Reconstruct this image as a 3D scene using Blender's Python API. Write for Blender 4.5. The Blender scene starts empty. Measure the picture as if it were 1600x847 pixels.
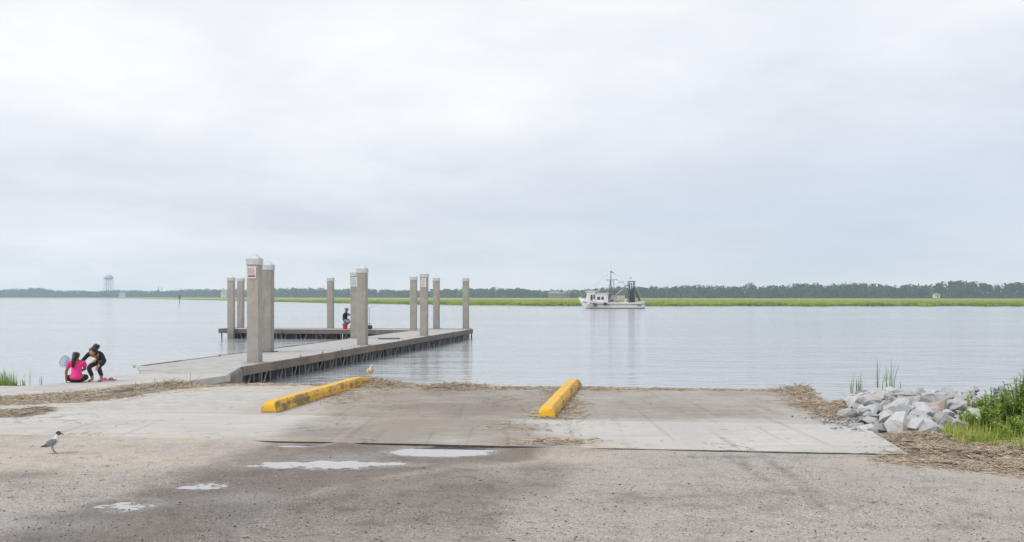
import bpy, bmesh, math, random
import numpy as np
from mathutils import Vector, Matrix

random.seed(7)
RNG = np.random.default_rng(7)
SC = bpy.context.scene
COL = SC.collection
PI = math.pi

# ------------------------------------------------------------------ survey of the place
# metres; water level z = 0, camera at the origin of the plan looking along +Y
F, CX, HV, EYE = 1560.0, 800.0, 463.0, 2.45
LOT = 0.70            # car park level
DECK = 0.54           # floating dock deck level
PHI = math.radians(8.0)      # direction of the ramp
PHD = math.radians(9.1)      # direction of the dock
SUN_EL, SUN_AZ = math.radians(50), math.radians(-118)


def G(u, v, z=LOT):
    """plan position surveyed for a point of height z"""
    Y = (EYE - z) * F / (v - HV)
    return ((u - CX) * Y / F, Y)


def ST(x, y):
    return x * math.sin(PHI) + y * math.cos(PHI), x * math.cos(PHI) - y * math.sin(PHI)


def XY(s, t):
    return s * math.sin(PHI) + t * math.cos(PHI), s * math.cos(PHI) - t * math.sin(PHI)


D0 = (-7.3, 26.8)


def DK(s, t):
    """dock frame: s along the dock, t to its right"""
    return (D0[0] + s * math.sin(PHD) + t * math.cos(PHD), D0[1] + s * math.cos(PHD) - t * math.sin(PHD))


# ------------------------------------------------------------------ numpy noise
def _hash(ix, iy, seed):
    h = (ix.astype(np.int64) * 374761393 + iy.astype(np.int64) * 668265263 + seed * 974711) & 0x7fffffff
    h = ((h ^ (h >> 13)) * 1274126177) & 0x7fffffff
    return ((h ^ (h >> 16)) & 0xffff) / 65535.0


def vnoise(x, y, seed=0):
    x = np.asarray(x, float); y = np.asarray(y, float)
    ix, iy = np.floor(x), np.floor(y)
    fx, fy = x - ix, y - iy
    fx = fx * fx * (3 - 2 * fx); fy = fy * fy * (3 - 2 * fy)
    a = _hash(ix, iy, seed); b = _hash(ix + 1, iy, seed)
    c = _hash(ix, iy + 1, seed); d = _hash(ix + 1, iy + 1, seed)
    return (a * (1 - fx) + b * fx) * (1 - fy) + (c * (1 - fx) + d * fx) * fy


def fbm(x, y, seed=0, oct=4):
    r = 0; amp = .5
    for o in range(oct):
        r = r + amp * vnoise(x * 2 ** o, y * 2 ** o, seed + o)
        amp *= .5
    return r / (1 - .5 ** oct)          # 0..1


def sstep(x, a, b):
    t = np.clip((np.asarray(x, float) - a) / (b - a), 0, 1)
    return t * t * (3 - 2 * t)


# ------------------------------------------------------------------ node helpers
class E:
    """tiny expression wrapper round shader sockets"""
    def __init__(self, nt, s): self.nt, self.s = nt, s
    def _op(self, op, o=None, o2=None):
        n = self.nt.nodes.new('ShaderNodeMath'); n.operation = op
        for i, k in enumerate((self, o, o2)):
            if k is None: continue
            if isinstance(k, E): self.nt.links.new(k.s, n.inputs[i])
            else: n.inputs[i].default_value = k
        return E(self.nt, n.outputs[0])
    def __add__(self, o): return self._op('ADD', o)
    def __sub__(self, o): return self._op('SUBTRACT', o)
    def __mul__(self, o): return self._op('MULTIPLY', o)
    def __truediv__(self, o): return self._op('DIVIDE', o)
    def __pow__(self, o): return self._op('POWER', o)
    def max(self, o): return self._op('MAXIMUM', o)
    def min(self, o): return self._op('MINIMUM', o)
    def exp(self): return self._op('EXPONENT')
    def atan2(self, o): return self._op('ARCTAN2', o)
    def asin(self): return self._op('ARCSINE')
    def clamp(self): return self.max(0.0).min(1.0)
    def ss(self, a, b):
        n = self.nt.nodes.new('ShaderNodeMapRange'); n.interpolation_type = 'SMOOTHSTEP'
        self.nt.links.new(self.s, n.inputs[0]); n.inputs[1].default_value = a; n.inputs[2].default_value = b
        return E(self.nt, n.outputs[0])


class NT:
    def __init__(self, nt):
        self.nt = nt; self.N = nt.nodes; self.L = nt.links
    def coord(self, out='Object', scale=(1, 1, 1), rot=(0, 0, 0)):
        c = self.N.new('ShaderNodeTexCoord'); m = self.N.new('ShaderNodeMapping')
        m.inputs['Scale'].default_value = scale; m.inputs['Rotation'].default_value = rot
        self.L.new(c.outputs[out], m.inputs[0]); return m.outputs[0]
    def noise(self, vec, scale=1, detail=4, rough=.55, dist=0, out='Fac'):
        n = self.N.new('ShaderNodeTexNoise'); n.inputs['Scale'].default_value = scale
        n.inputs['Detail'].default_value = detail; n.inputs['Roughness'].default_value = rough
        n.inputs['Distortion'].default_value = dist
        self.L.new(vec, n.inputs['Vector']); return E(self.nt, n.outputs[out]) if out == 'Fac' else n.outputs[out]
    def voro(self, vec, scale=1, feature='F1', out='Distance', rnd=1):
        n = self.N.new('ShaderNodeTexVoronoi'); n.feature = feature; n.inputs['Scale'].default_value = scale
        n.inputs['Randomness'].default_value = rnd
        self.L.new(vec, n.inputs['Vector']); return n.outputs[out]
    def ramp(self, fac, stops, interp='LINEAR'):
        r = self.N.new('ShaderNodeValToRGB'); r.color_ramp.interpolation = interp
        el = r.color_ramp.elements
        while len(el) < len(stops): el.new(.5)
        for e, (p, c) in zip(el, stops):
            e.position = p; e.color = (*c, 1) if len(c) == 3 else c
        self.L.new(fac.s if isinstance(fac, E) else fac, r.inputs[0]); return r.outputs[0]
    def mix(self, fac, a, b, mode='MIX'):
        m = self.N.new('ShaderNodeMix'); m.data_type = 'RGBA'; m.blend_type = mode
        for i, k in ((0, fac), (6, a), (7, b)):
            if isinstance(k, E): k = k.s
            if isinstance(k, (int, float)): m.inputs[i].default_value = k
            elif isinstance(k, tuple): m.inputs[i].default_value = (*k, 1) if len(k) == 3 else k
            else: self.L.new(k, m.inputs[i])
        return m.outputs[2]
    def attr(self, name):
        a = self.N.new('ShaderNodeAttribute'); a.attribute_name = name
        return E(self.nt, a.outputs['Fac'])
    def bump(self, h, strength=.3, dist=.01, normal=None):
        b = self.N.new('ShaderNodeBump'); b.inputs['Strength'].default_value = strength
        b.inputs['Distance'].default_value = dist
        self.L.new(h.s if isinstance(h, E) else h, b.inputs['Height'])
        if normal is not None: self.L.new(normal, b.inputs['Normal'])
        return b.outputs[0]


def new_mat(name, rough=.8, base=(.5, .5, .5), metal=0, spec=.5):
    m = bpy.data.materials.new(name); m.use_nodes = True
    n = NT(m.node_tree); b = n.N['Principled BSDF']
    b.inputs['Base Color'].default_value = (*base, 1); b.inputs['Roughness'].default_value = rough
    b.inputs['Metallic'].default_value = metal; b.inputs['Specular IOR Level'].default_value = spec
    return m, n, b


def put(n, b, sock, v):
    if isinstance(v, E): v = v.s
    n.L.new(v, b.inputs[sock])


def nmat(name, c1, c2, scale=6, rough=.8, bump=.2, bscale=40, metal=0, stretch=(1, 1, 1), spec=.4, objrnd=0, dark=None):
    """surface with blotchy colour variation, fine bump and optional dirt"""
    m, n, b = new_mat(name, rough, c1, metal, spec)
    v = n.coord('Object', stretch)
    f = n.noise(v, scale, 5, .6)
    col = n.mix(f.ss(.3, .7), c1, c2)
    if dark:
        col = n.mix(n.noise(v, scale * .37, 4, .7).ss(.52, .75), col, dark)
    if objrnd:
        o = n.N.new('ShaderNodeObjectInfo')
        r = E(n.nt, o.outputs['Random'])
        val = n.N.new('ShaderNodeHueSaturation')
        n.L.new((r * objrnd + (1 - objrnd / 2)).s, val.inputs['Value']); n.L.new(col, val.inputs['Color'])
        col = val.outputs[0]
    put(n, b, 'Base Color', col)
    if bump:
        put(n, b, 'Normal', n.bump(n.noise(v, bscale, 5, .6), bump, .01))
    return m


M = {}

# ------------------------------------------------------------------ object helpers


def tag(o, label=None, cat=None, group=None, kind=None):
    if label: o['label'] = label
    if cat: o['category'] = cat
    if group: o['group'] = group
    if kind: o['kind'] = kind
    return o


def link(name, me, mat=None, parent=None, smooth=False):
    o = bpy.data.objects.new(name, me); COL.objects.link(o)
    if mat is not None:
        for k in (mat if isinstance(mat, (list, tuple)) else [mat]):
            me.materials.append(M[k] if isinstance(k, str) else k)
    if parent is not None: o.parent = parent
    if smooth:
        me.polygons.foreach_set('use_smooth', np.ones(len(me.polygons), bool))
    return o


def empty(name, loc, rz=0):
    o = bpy.data.objects.new(name, None); COL.objects.link(o)
    o.location = loc; o.rotation_euler = (0, 0, rz); o.empty_display_size = .2
    return o


def children(o):
    return [c for c in COL.objects if c.parent == o]


def copy_tree(o, parent=None):
    c = o.copy(); COL.objects.link(c)
    if parent is not None: c.parent = parent
    for ch in children(o): copy_tree(ch, c)
    return c


def mesh_np(name, V, quads=None, tris=None, mat=None, parent=None, smooth=False, attrs=None):
    me = bpy.data.meshes.new(name)
    V = np.asarray(V, np.float32)
    fl, tot = [], []
    if quads is not None and len(quads): fl.append(np.asarray(quads, np.int32).ravel()); tot.append(np.full(len(quads), 4, np.int32))
    if tris is not None and len(tris): fl.append(np.asarray(tris, np.int32).ravel()); tot.append(np.full(len(tris), 3, np.int32))
    fl = np.concatenate(fl); tot = np.concatenate(tot)
    me.vertices.add(len(V)); me.vertices.foreach_set('co', V.ravel())
    me.loops.add(len(fl)); me.loops.foreach_set('vertex_index', fl)
    me.polygons.add(len(tot))
    me.polygons.foreach_set('loop_start', np.concatenate([[0], np.cumsum(tot)[:-1]]).astype(np.int32))
    me.polygons.foreach_set('loop_total', tot)
    for k, a in (attrs or {}).items():
        at = me.attributes.new(k, 'FLOAT', 'POINT'); at.data.foreach_set('value', np.asarray(a, np.float32).ravel())
    me.update(calc_edges=True); me.validate()
    return link(name, me, mat, parent, smooth)


def grid_quads(nu, nv):
    i = np.arange(nu - 1)[:, None] * nv + np.arange(nv - 1)[None, :]
    i = i.ravel()
    return np.stack([i, i + nv, i + nv + 1, i + 1], 1)


class MB:
    """collects shapes into ONE mesh"""
    def __init__(self): self.v, self.f = [], []
    def add(self, V, Fc):
        o = len(self.v); self.v += [tuple(p) for p in V]; self.f += [tuple(i + o for i in q) for q in Fc]; return self
    def box(self, c, size, rz=0, rot=None, ch=0):
        x, y, z = (k / 2 for k in size)
        R = rot if rot is not None else Matrix.Rotation(rz, 3, 'Z')
        P = [R @ Vector(p) + Vector(c) for p in ((-x, -y, -z), (x, -y, -z), (x, y, -z), (-x, y, -z), (-x, -y, z), (x, -y, z), (x, y, z), (-x, y, z))]
        return self.add(P, [(0, 3, 2, 1), (4, 5, 6, 7), (0, 1, 5, 4), (1, 2, 6, 5), (2, 3, 7, 6), (3, 0, 4, 7)])
    def poly(self, pts, z0, z1):
        """upright prism over a counter-clockwise plan outline; z may be per-point lists"""
        n = len(pts)
        a = z0 if hasattr(z0, '__len__') else [z0] * n
        b = z1 if hasattr(z1, '__len__') else [z1] * n
        V = [(p[0], p[1], a[i]) for i, p in enumerate(pts)] + [(p[0], p[1], b[i]) for i, p in enumerate(pts)]
        Fc = [tuple(range(n))[::-1], tuple(range(n, 2 * n))] + [(i, (i + 1) % n, n + (i + 1) % n, n + i) for i in range(n)]
        return self.add(V, Fc)
    def tube(self, pts, r, n=8, cap=True):
        pts = [Vector(p) for p in pts]
        rr = r if hasattr(r, '__len__') else [r] * len(pts)
        V, Fc = [], []
        up = Vector((0, 0, 1))
        prev = None
        for i, p in enumerate(pts):
            d = (pts[min(i + 1, len(pts) - 1)] - pts[max(i - 1, 0)]).normalized()
            if prev is None:
                a = d.cross(up if abs(d.z) < .9 else Vector((1, 0, 0))).normalized()
            else:
                a = (prev - d * prev.dot(d)).normalized()
            prev = a
            b = d.cross(a)
            V += [p + (a * math.cos(2 * PI * k / n) + b * math.sin(2 * PI * k / n)) * rr[i] for k in range(n)]
        for i in range(len(pts) - 1):
            for k in range(n):
                Fc.append((i * n + k, i * n + (k + 1) % n, (i + 1) * n + (k + 1) % n, (i + 1) * n + k))
        if cap:
            Fc.append(tuple(range(n))[::-1]); Fc.append(tuple(range((len(pts) - 1) * n, len(pts) * n)))
        return self.add(V, Fc)
    def lathe(self, prof, c=(0, 0, 0), n=16, axis='Z'):
        V, Fc = [], []
        for r, z in prof:
            for k in range(n):
                a = 2 * PI * k / n
                p = (r * math.cos(a), r * math.sin(a), z)
                if axis == 'Y': p = (p[0], p[2], p[1])
                V.append((p[0] + c[0], p[1] + c[1], p[2] + c[2]))
        for i in range(len(prof) - 1):
            for k in range(n):
                Fc.append((i * n + k, i * n + (k + 1) % n, (i + 1) * n + (k + 1) % n, (i + 1) * n + k))
        return self.add(V, Fc)
    def ball(self, c, r, n=12, m=8, rot=None):
        rx, ry, rz = r if hasattr(r, '__len__') else (r, r, r)
        V, Fc = [], []
        for i in range(m + 1):
            th = PI * i / m
            for k in range(n):
                a = 2 * PI * k / n
                p = Vector((rx * math.sin(th) * math.cos(a), ry * math.sin(th) * math.sin(a), rz * math.cos(th)))
                if rot is not None: p = rot @ p
                V.append(p + Vector(c))
        for i in range(m):
            for k in range(n):
                Fc.append((i * n + k, (i + 1) * n + k, (i + 1) * n + (k + 1) % n, i * n + (k + 1) % n))
        return self.add(V, Fc)
    def build(self, name, mat, parent=None, smooth=False, bevel=0):
        me = bpy.data.meshes.new(name); me.from_pydata([tuple(p) for p in self.v], [], self.f)
        bm = bmesh.new(); bm.from_mesh(me)
        bmesh.ops.remove_doubles(bm, verts=bm.verts, dist=1e-5)
        if bevel:
            bmesh.ops.bevel(bm, geom=[e for e in bm.edges if e.calc_face_angle(0) > .5], offset=bevel, segments=1, affect='EDGES')
        bmesh.ops.recalc_face_normals(bm, faces=bm.faces)
        bm.to_mesh(me); bm.free(); me.update()
        return link(name, me, mat, parent, smooth)


# ================================================================== WORLD, SUN, CAMERA
SC.render.engine = 'CYCLES'
SC.cycles.use_denoising = True
SC.cycles.denoiser = 'OPENIMAGEDENOISE'
SC.cycles.denoising_input_passes = 'RGB_ALBEDO_NORMAL'
SC.cycles.denoising_prefilter = 'ACCURATE'
SC.cycles.max_bounces = 8
SC.cycles.volume_bounces = 1
SC.cycles.sample_clamp_indirect = 6
SC.view_settings.view_transform = 'Standard'
SC.view_settings.look = 'None'
SC.view_settings.exposure = 0.6
SC.view_settings.gamma = 1

cam = bpy.data.cameras.new('camera'); camo = bpy.data.objects.new('camera', cam); COL.objects.link(camo)
camo.location = (0, 0, EYE); camo.rotation_euler = (PI / 2, 0, 0)
cam.sensor_width = 36; cam.lens = 36 * F / 1600; cam.shift_y = (HV - 423.5) / 1600
cam.clip_start = .1; cam.clip_end = 20000
SC.camera = camo

W = bpy.data.worlds.new('World'); SC.world = W; W.use_nodes = True
wn = NT(W.node_tree)
bg = wn.N['Background']; bg.inputs['Strength'].default_value = .1
sky = wn.N.new('ShaderNodeTexSky'); sky.sky_type = 'NISHITA'; sky.sun_disc = False
sky.sun_elevation = SUN_EL; sky.sun_rotation = SUN_AZ % (2 * PI); sky.dust_density = 3
tc = wn.N.new('ShaderNodeTexCoord'); sp = wn.N.new('ShaderNodeSeparateXYZ')
wn.L.new(tc.outputs['Generated'], sp.inputs[0])
dx, dy, dz = (E(wn.nt, sp.outputs[i]) for i in range(3))
den = dz.max(0.0) + .16
cb = wn.N.new('ShaderNodeCombineXYZ')
for i, e in enumerate((dx / den, dy / den, dz * 1.5)): wn.L.new(e.s, cb.inputs[i])
az = dx.atan2(dy) * (180 / PI); el = dz.max(-.99).min(.99).asin() * (180 / PI)


def blob(a0, e0, ra, re):
    p = ((az - a0) / ra) ** 2.0 + ((el - e0) / re) ** 2.0
    return (p * -1.0).exp()


n1 = wn.noise(cb.outputs[0], .55, 6, .5, .3)
n2 = wn.noise(cb.outputs[0], 1.7, 5, .5, .2)
n3 = wn.noise(cb.outputs[0], 4.2, 5, .55, .4)
dens = n1 * .6 + n2 * .28 + n3 * .12
bright = (dens - .5) * 3.7 + blob(0, 0, 60, 2.2) * .35 + blob(-20, 11, 22, 6) * .42 + blob(-3, 14, 12, 5) * .12 - blob(-22, 5.6, 20, 2.4) * .42 - blob(14, 9, 22, 4) * .16 - blob(0, 6, 14, 2.2) * .12 + .44
cloud = wn.ramp(bright.clamp(), [(0, (4.95, 5.2, 5.65)), (.4, (5.8, 5.98, 6.28)), (.72, (6.45, 6.55, 6.66)), (1, (7.05, 7.05, 7.05))])
gap = ((blob(19, 4.4, 14, 3.4) * .75 + blob(5, 4, 14, 2.4) * .3 + blob(27, 7, 10, 3) * .25) * (n2 * 1.6 + .15)).clamp()
veil = wn.mix(gap, cloud, (4.45, 4.9, 5.9))
wn.L.new(wn.mix(.93, sky.outputs[0], veil), bg.inputs['Color'])

sun = bpy.data.lights.new('sun', 'SUN'); sun.energy = 1.35; sun.angle = math.radians(28); sun.color = (1, .965, .91)
suno = bpy.data.objects.new('sun', sun); COL.objects.link(suno)
sd = Vector((math.cos(SUN_EL) * math.sin(SUN_AZ), math.cos(SUN_EL) * math.cos(SUN_AZ), math.sin(SUN_EL)))
suno.rotation_euler = (-sd).to_track_quat('-Z', 'Y').to_euler()
suno.location = sd * 60

# air
hm = bpy.data.materials.new('haze_air'); hm.use_nodes = True
hm.node_tree.nodes.remove(hm.node_tree.nodes['Principled BSDF'])
pv = hm.node_tree.nodes.new('ShaderNodeVolumePrincipled')
pv.inputs['Color'].default_value = (.68, .81, 1, 1); pv.inputs['Density'].default_value = .00031
pv.inputs['Anisotropy'].default_value = 0
hm.node_tree.links.new(pv.outputs[0], hm.node_tree.nodes['Material Output'].inputs['Volume'])
hz = MB().box((0, 1040, 34), (3800, 2240, 76)).build('haze', hm)
tag(hz, 'pale blue haze hanging over the far shore', kind='stuff')

# ================================================================== MATERIALS
# asphalt
m, n, b = new_mat('asphalt', .9); M['asphalt'] = m
v = n.coord('Object')
cell = n.voro(v, 105, out='Color')
sepc = n.N.new('ShaderNodeSeparateColor'); n.L.new(cell, sepc.inputs[0])
sp1 = E(n.nt, sepc.outputs[0]); sp2 = E(n.nt, sepc.outputs[1])
stone = n.ramp(sp1, [(0, (.11, .098, .089)), (.14, (.225, .203, .184)), (.55, (.335, .304, .276)), (.85, (.435, .398, .362)), (1, (.60, .555, .51))])
big = n.noise(v, .55, 6, .62, .4)
mid = n.noise(v, 3.1, 6, .65, .3)
col = n.mix(big.ss(.32, .68) * .8, stone, n.mix(.5, stone, (.395, .355, .32)))
col = n.mix(mid.ss(.48, .70) * .6, col, (.20, .178, .16))
col = n.mix(n.noise(v, 9, 5, .7).ss(.5, .68) * .4, col, (.22, .195, .172))
fine = n.noise(v, 22, 4, .7)
col = n.mix(fine.ss(.56, .75) * .55, col, (.50, .46, .42))
col = n.mix(n.attr('sand').clamp() * n.noise(v, 5, 5, .7).ss(.25, .6) * .85, col, n.mix(sp2, (.36, .30, .245), (.57, .51, .44)))
dampf = (n.attr('damp') + (mid - .5) * .5 * n.attr('damp').ss(.05, .4)).clamp()
col = n.mix(dampf * .95, col, n.mix(1.0, col, (.46, .425, .405), 'MULTIPLY'))
col = n.mix(n.attr('skid').clamp() * n.noise(v, 9, 4, .7).ss(.3, .6) * .5, col, (.13, .12, .115))
put(n, b, 'Base Color', col)
wet = n.attr('wet').clamp()
put(n, b, 'Roughness', E(n.nt, n.ramp(wet, [(0, (.92,) * 3), (.5, (.5,) * 3), (1, (.16,) * 3)])))
hgt = E(n.nt, n.voro(v, 105)) * -.6 + fine * .7 + n.noise(v, 160, 3, .6) * .4
put(n, b, 'Normal', n.bump(hgt, .38, .010))


def concrete_mat(name, light, dark, groove=0, speck=.4, pale=None):
    m, n, b = new_mat(name, .88); M[name] = m
    v = n.coord('Object'); vr = n.coord('Object', (1, 1, 1), (0, 0, PHI))
    big = n.noise(v, .7, 6, .62, .5); mid = n.noise(v, 4, 6, .68, .4)
    streak = n.noise(n.coord('Object', (.5, 5, 1), (0, 0, PHI)), 1.6, 5, .65)
    fine = n.noise(v, 45, 4, .75)
    col = n.mix(big.ss(.3, .7), light, tuple(c * .82 for c in light))
    if pale: col = n.mix(n.attr('pale'), col, n.mix(mid.ss(.35, .7), pale, tuple(c * .85 for c in pale)))
    col = n.mix(streak.ss(.42, .72) * .6, col, dark)
    col = n.mix(mid.ss(.5, .74) * .55, col, dark)
    col = n.mix(n.noise(v, 13, 6, .75).ss(.54, .72) * (speck + .15), col, tuple(c * .8 for c in dark))
    col = n.mix(fine.ss(.58, .8) * speck, col, (.16, .145, .13))
    col = n.mix(n.noise(v, 70, 3, .6).ss(.6, .8) * speck, col, (.6, .57, .54))
    col = n.mix((n.attr('sand') * n.noise(v, 4, 6, .7).ss(.3, .62)).clamp() * .85, col, n.mix(fine, (.33, .25, .18), (.60, .51, .41)))
    wv = n.N.new('ShaderNodeVectorMath'); wv.operation = 'ADD'
    n.L.new(v, wv.inputs[0]); n.L.new(n.noise(v, 2.2, 4, .6, out='Color'), wv.inputs[1])
    crk = E(n.nt, n.voro(wv.outputs[0], .75, 'DISTANCE_TO_EDGE'))
    col = n.mix(crk.ss(.016, .004) * n.noise(v, .6, 3).ss(.45, .6) * .75, col, (.14, .12, .10))
    tyre = n.noise(n.coord('Object', (4.2, .12, 1), (0, 0, PHI)), 1.3, 4, .6)
    col = n.mix(tyre.ss(.56, .70) * .35, col, (.20, .185, .165))
    dmp = (n.attr('damp') + (mid - .5) * .7 * n.attr('damp').ss(.05, .4)).clamp()
    col = n.mix(dmp * .95, col, n.mix(1.0, col, (.56, .515, .475), 'MULTIPLY'))
    put(n, b, 'Base Color', col)
    put(n, b, 'Roughness', E(n.nt, n.ramp(n.attr('wet').clamp(), [(0, (.9,) * 3), (1, (.12,) * 3)])))
    h = fine * .5 + mid * .4
    if groove:
        w = n.N.new('ShaderNodeTexWave'); w.wave_type = 'BANDS'; w.bands_direction = 'Y'
        w.inputs['Scale'].default_value = 10; w.inputs['Distortion'].default_value = .6; w.inputs['Detail'].default_value = 2
        n.L.new(vr, w.inputs['Vector']); h = h + E(n.nt, w.outputs['Fac']) * groove
    put(n, b, 'Normal', n.bump(h, .5, .012))


concrete_mat('apron_concrete', (.53, .515, .49), (.40, .38, .355), 0, .25)
concrete_mat('ramp_concrete', (.485, .455, .415), (.34, .315, .285), .8, .45, (.53, .515, .485))
M['deck_concrete'] = nmat('deck_concrete', (.45, .44, .425), (.37, .36, .35), 2.5, .85, .2, 60, dark=(.30, .285, .27))
M['walk_concrete'] = nmat('walk_concrete', (.50, .485, .46), (.42, .405, .385), 2.0, .88, .2, 60, dark=(.36, .34, .315))
M['skirt'] = nmat('skirt', (.25, .225, .20), (.15, .135, .12), 3, .9, .3, 30, stretch=(1, 1, .4), dark=(.09, .075, .065))

m, n, b = new_mat('wood', .85); M['wood'] = m
v = n.coord('Object', (.4, .4, 9))
o = n.N.new('ShaderNodeObjectInfo'); r = E(n.nt, o.outputs['Random'])
g = n.noise(v, 3, 6, .7, .5)
col = n.mix(g.ss(.3, .7), (.115, .096, .083), (.195, .165, .143))
col = n.mix((r.ss(.55, .95)) * n.noise(n.coord(), .9, 3).ss(.4, .6), col, (.25, .18, .135))
col = n.mix(n.noise(n.coord('Object', (5, 5, .6)), 1.2, 4, .7).ss(.55, .75) * .6, col, (.33, .30, .27))
put(n, b, 'Base Color', col); put(n, b, 'Normal', n.bump(g, .4, .01))

m, n, b = new_mat('piling', .85); M['piling'] = m
v = n.coord('Object'); o = n.N.new('ShaderNodeObjectInfo'); r = E(n.nt, o.outputs['Random'])
va = n.N.new('ShaderNodeVectorMath'); va.operation = 'ADD'
n.L.new(v, va.inputs[0]); n.L.new((r * 40.0).s, va.inputs[1])
vv = va.outputs[0]
f = n.noise(vv, 3, 6, .65, .4)
col = n.mix(f.ss(.3, .7), (.30, .28, .238), (.38, .356, .31))
st = n.N.new('ShaderNodeMapping'); st.inputs['Scale'].default_value = (9, 9, .6); n.L.new(vv, st.inputs[0])
col = n.mix(n.noise(st.outputs[0], 1.4, 5, .7).ss(.48, .72) * .6, col, (.19, .176, .152))
sz = n.N.new('ShaderNodeSeparateXYZ'); n.L.new(v, sz.inputs[0]); zz = E(n.nt, sz.outputs[2])
col = n.mix((zz * -1.0 + n.noise(vv, 4, 4) * .5).ss(-.55, .1), col, (.10, .095, .075))       # tide stain
col = n.mix((zz + n.noise(vv, 2.2, 4, .7) * 1.6).ss(3.0, 2.0) * .40, col, (.27, .265, .25))
st2 = n.N.new('ShaderNodeMapping'); st2.inputs['Scale'].default_value = (14, 14, .35); n.L.new(vv, st2.inputs[0])
col = n.mix(n.noise(st2.outputs[0], 1.1, 4, .6).ss(.6, .74) * (zz + n.noise(vv, 3, 3)).ss(2.6, 4.0) * .7, col, (.58, .57, .54))
hole = n.voro(vv, 34)
col = n.mix(E(n.nt, hole)._op('LESS_THAN', .13), col, (.12, .11, .10))
hs = n.N.new('ShaderNodeHueSaturation'); n.L.new((r * .34 + .88).s, hs.inputs['Value']); n.L.new((r * .3 + .85).s, hs.inputs['Saturation']); n.L.new(col, hs.inputs['Color']); col = hs.outputs[0]
put(n, b, 'Base Color', col); put(n, b, 'Normal', n.bump(n.noise(vv, 45, 5, .6), .25, .01))

M['cap'] = nmat('cap', (.62, .63, .64), (.50, .51, .51), 5, .5, .05, 30, dark=(.52, .52, .5))
M['sign_white'] = nmat('sign_white', (.78, .77, .75), (.68, .67, .65), 6, .5, 0)
M['sign_red'] = nmat('sign_red', (.42, .035, .04), (.34, .03, .04), 9, .5, 0)
M['sign_grey'] = nmat('sign_grey', (.13, .2, .2), (.2, .27, .27), 9, .5, 0)
M['galv'] = nmat('galv', (.52, .52, .51), (.34, .34, .335), 8, .6, .1, 40, dark=(.2, .17, .14))
M['brace_steel'] = nmat('brace_steel', (.36, .36, .35), (.20, .20, .195), 5, .6, .1, 40, dark=(.10, .09, .08))
M['float'] = nmat('float', (.15, .15, .14), (.065, .068, .06), 2.5, .7, .1, 20, dark=(.05, .052, .045))
M['dark'] = nmat('dark', (.035, .035, .037), (.055, .053, .05), 6, .7, .1, 30)
M['steel_dark'] = nmat('steel_dark', (.10, .10, .105), (.16, .155, .15), 8, .5, .1, 40, metal=.5)

# yellow kerb paint
m, n, b = new_mat('yellow_paint', .55); M['yellow_paint'] = m
v = n.coord('Object')
col = n.mix(n.noise(v, 5, 5, .65).ss(.35, .7), (.80, .46, .008), (.68, .36, .006))
col = n.mix(n.noise(v, 14, 6, .75, .3).ss(.56, .60) * .85, col, (.27, .24, .19))
col = n.mix(n.noise(v, 40, 4, .7).ss(.6, .7) * .6, col, (.50, .30, .05))
scuff = n.attr('scuff') + (n.noise(n.coord('Object', (1, .35, 1), (0, 0, PHI)), 5, 6, .75) - .5) * 1.9
col = n.mix(scuff.ss(.55, .85) * .8, col, (.075, .06, .045))
col = n.mix((n.attr('foot') + (n.noise(v, 8, 5, .7) - .5) * 1.2).ss(.55, .95) * .75, col, (.22, .15, .10))
put(n, b, 'Base Color', col); put(n, b, 'Normal', n.bump(n.noise(v, 60, 4, .65), .35, .01))

# water
m, n, b = new_mat('water', .10, (.2, .2, .2)); M['water'] = m
b.inputs['IOR'].default_value = 1.333
v1 = n.coord('Object', (.55, 1.3, 1), (0, 0, .25)); v2 = n.coord('Object', (1, 1.8, 1), (0, 0, -.3))
big = n.noise(v1, .35, 3, .5, .3); smal = n.noise(v1, 1.7, 4, .55, .4); tiny = n.noise(v2, 4.5, 3, .5, .2)
patch = n.noise(n.coord('Object', (.02, .05, 1)), 1.0, 4, .6, .5)
hgt = big * .9 + smal * (patch.ss(.3, .7) * .35 + .30) + tiny * .075
put(n, b, 'Normal', n.bump(hgt, .55, .21))
put(n, b, 'Base Color', n.mix(patch.ss(.35, .7), (.33, .35, .37), (.41, .43, .445)))
m, n, b = new_mat('puddle_water', .015, (.17, .16, .155)); b.inputs['Coat Weight'].default_value = .95; b.inputs['Coat Roughness'].default_value = .01; M['puddle_water'] = m
b.inputs['IOR'].default_value = 1.333
put(n, b, 'Normal', n.bump(n.noise(n.coord(), 3, 2), .02, .01))

M['soil'] = nmat('soil', (.24, .185, .135), (.16, .12, .09), 3, .95, .6, 30, dark=(.30, .25, .19))
M['seabed'] = nmat('seabed', (.14, .12, .10), (.10, .09, .07), 2, .9, .3, 10)


def rnd_mat(name, stops, rough=.75, trans=0, spec=.3):
    m, n, b = new_mat(name, rough, spec=spec); M[name] = m
    a = n.attr('rnd')
    col = n.ramp(a, stops); put(n, b, 'Base Color', col)
    if trans:
        t = n.N.new('ShaderNodeBsdfTranslucent'); n.L.new(col, t.inputs[0])
        mx = n.N.new('ShaderNodeMixShader'); mx.inputs[0].default_value = trans
        out = n.N['Material Output']
        n.L.new(b.outputs[0], mx.inputs[1]); n.L.new(t.outputs[0], mx.inputs[2]); n.L.new(mx.outputs[0], out.inputs[0])
    return m


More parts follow.
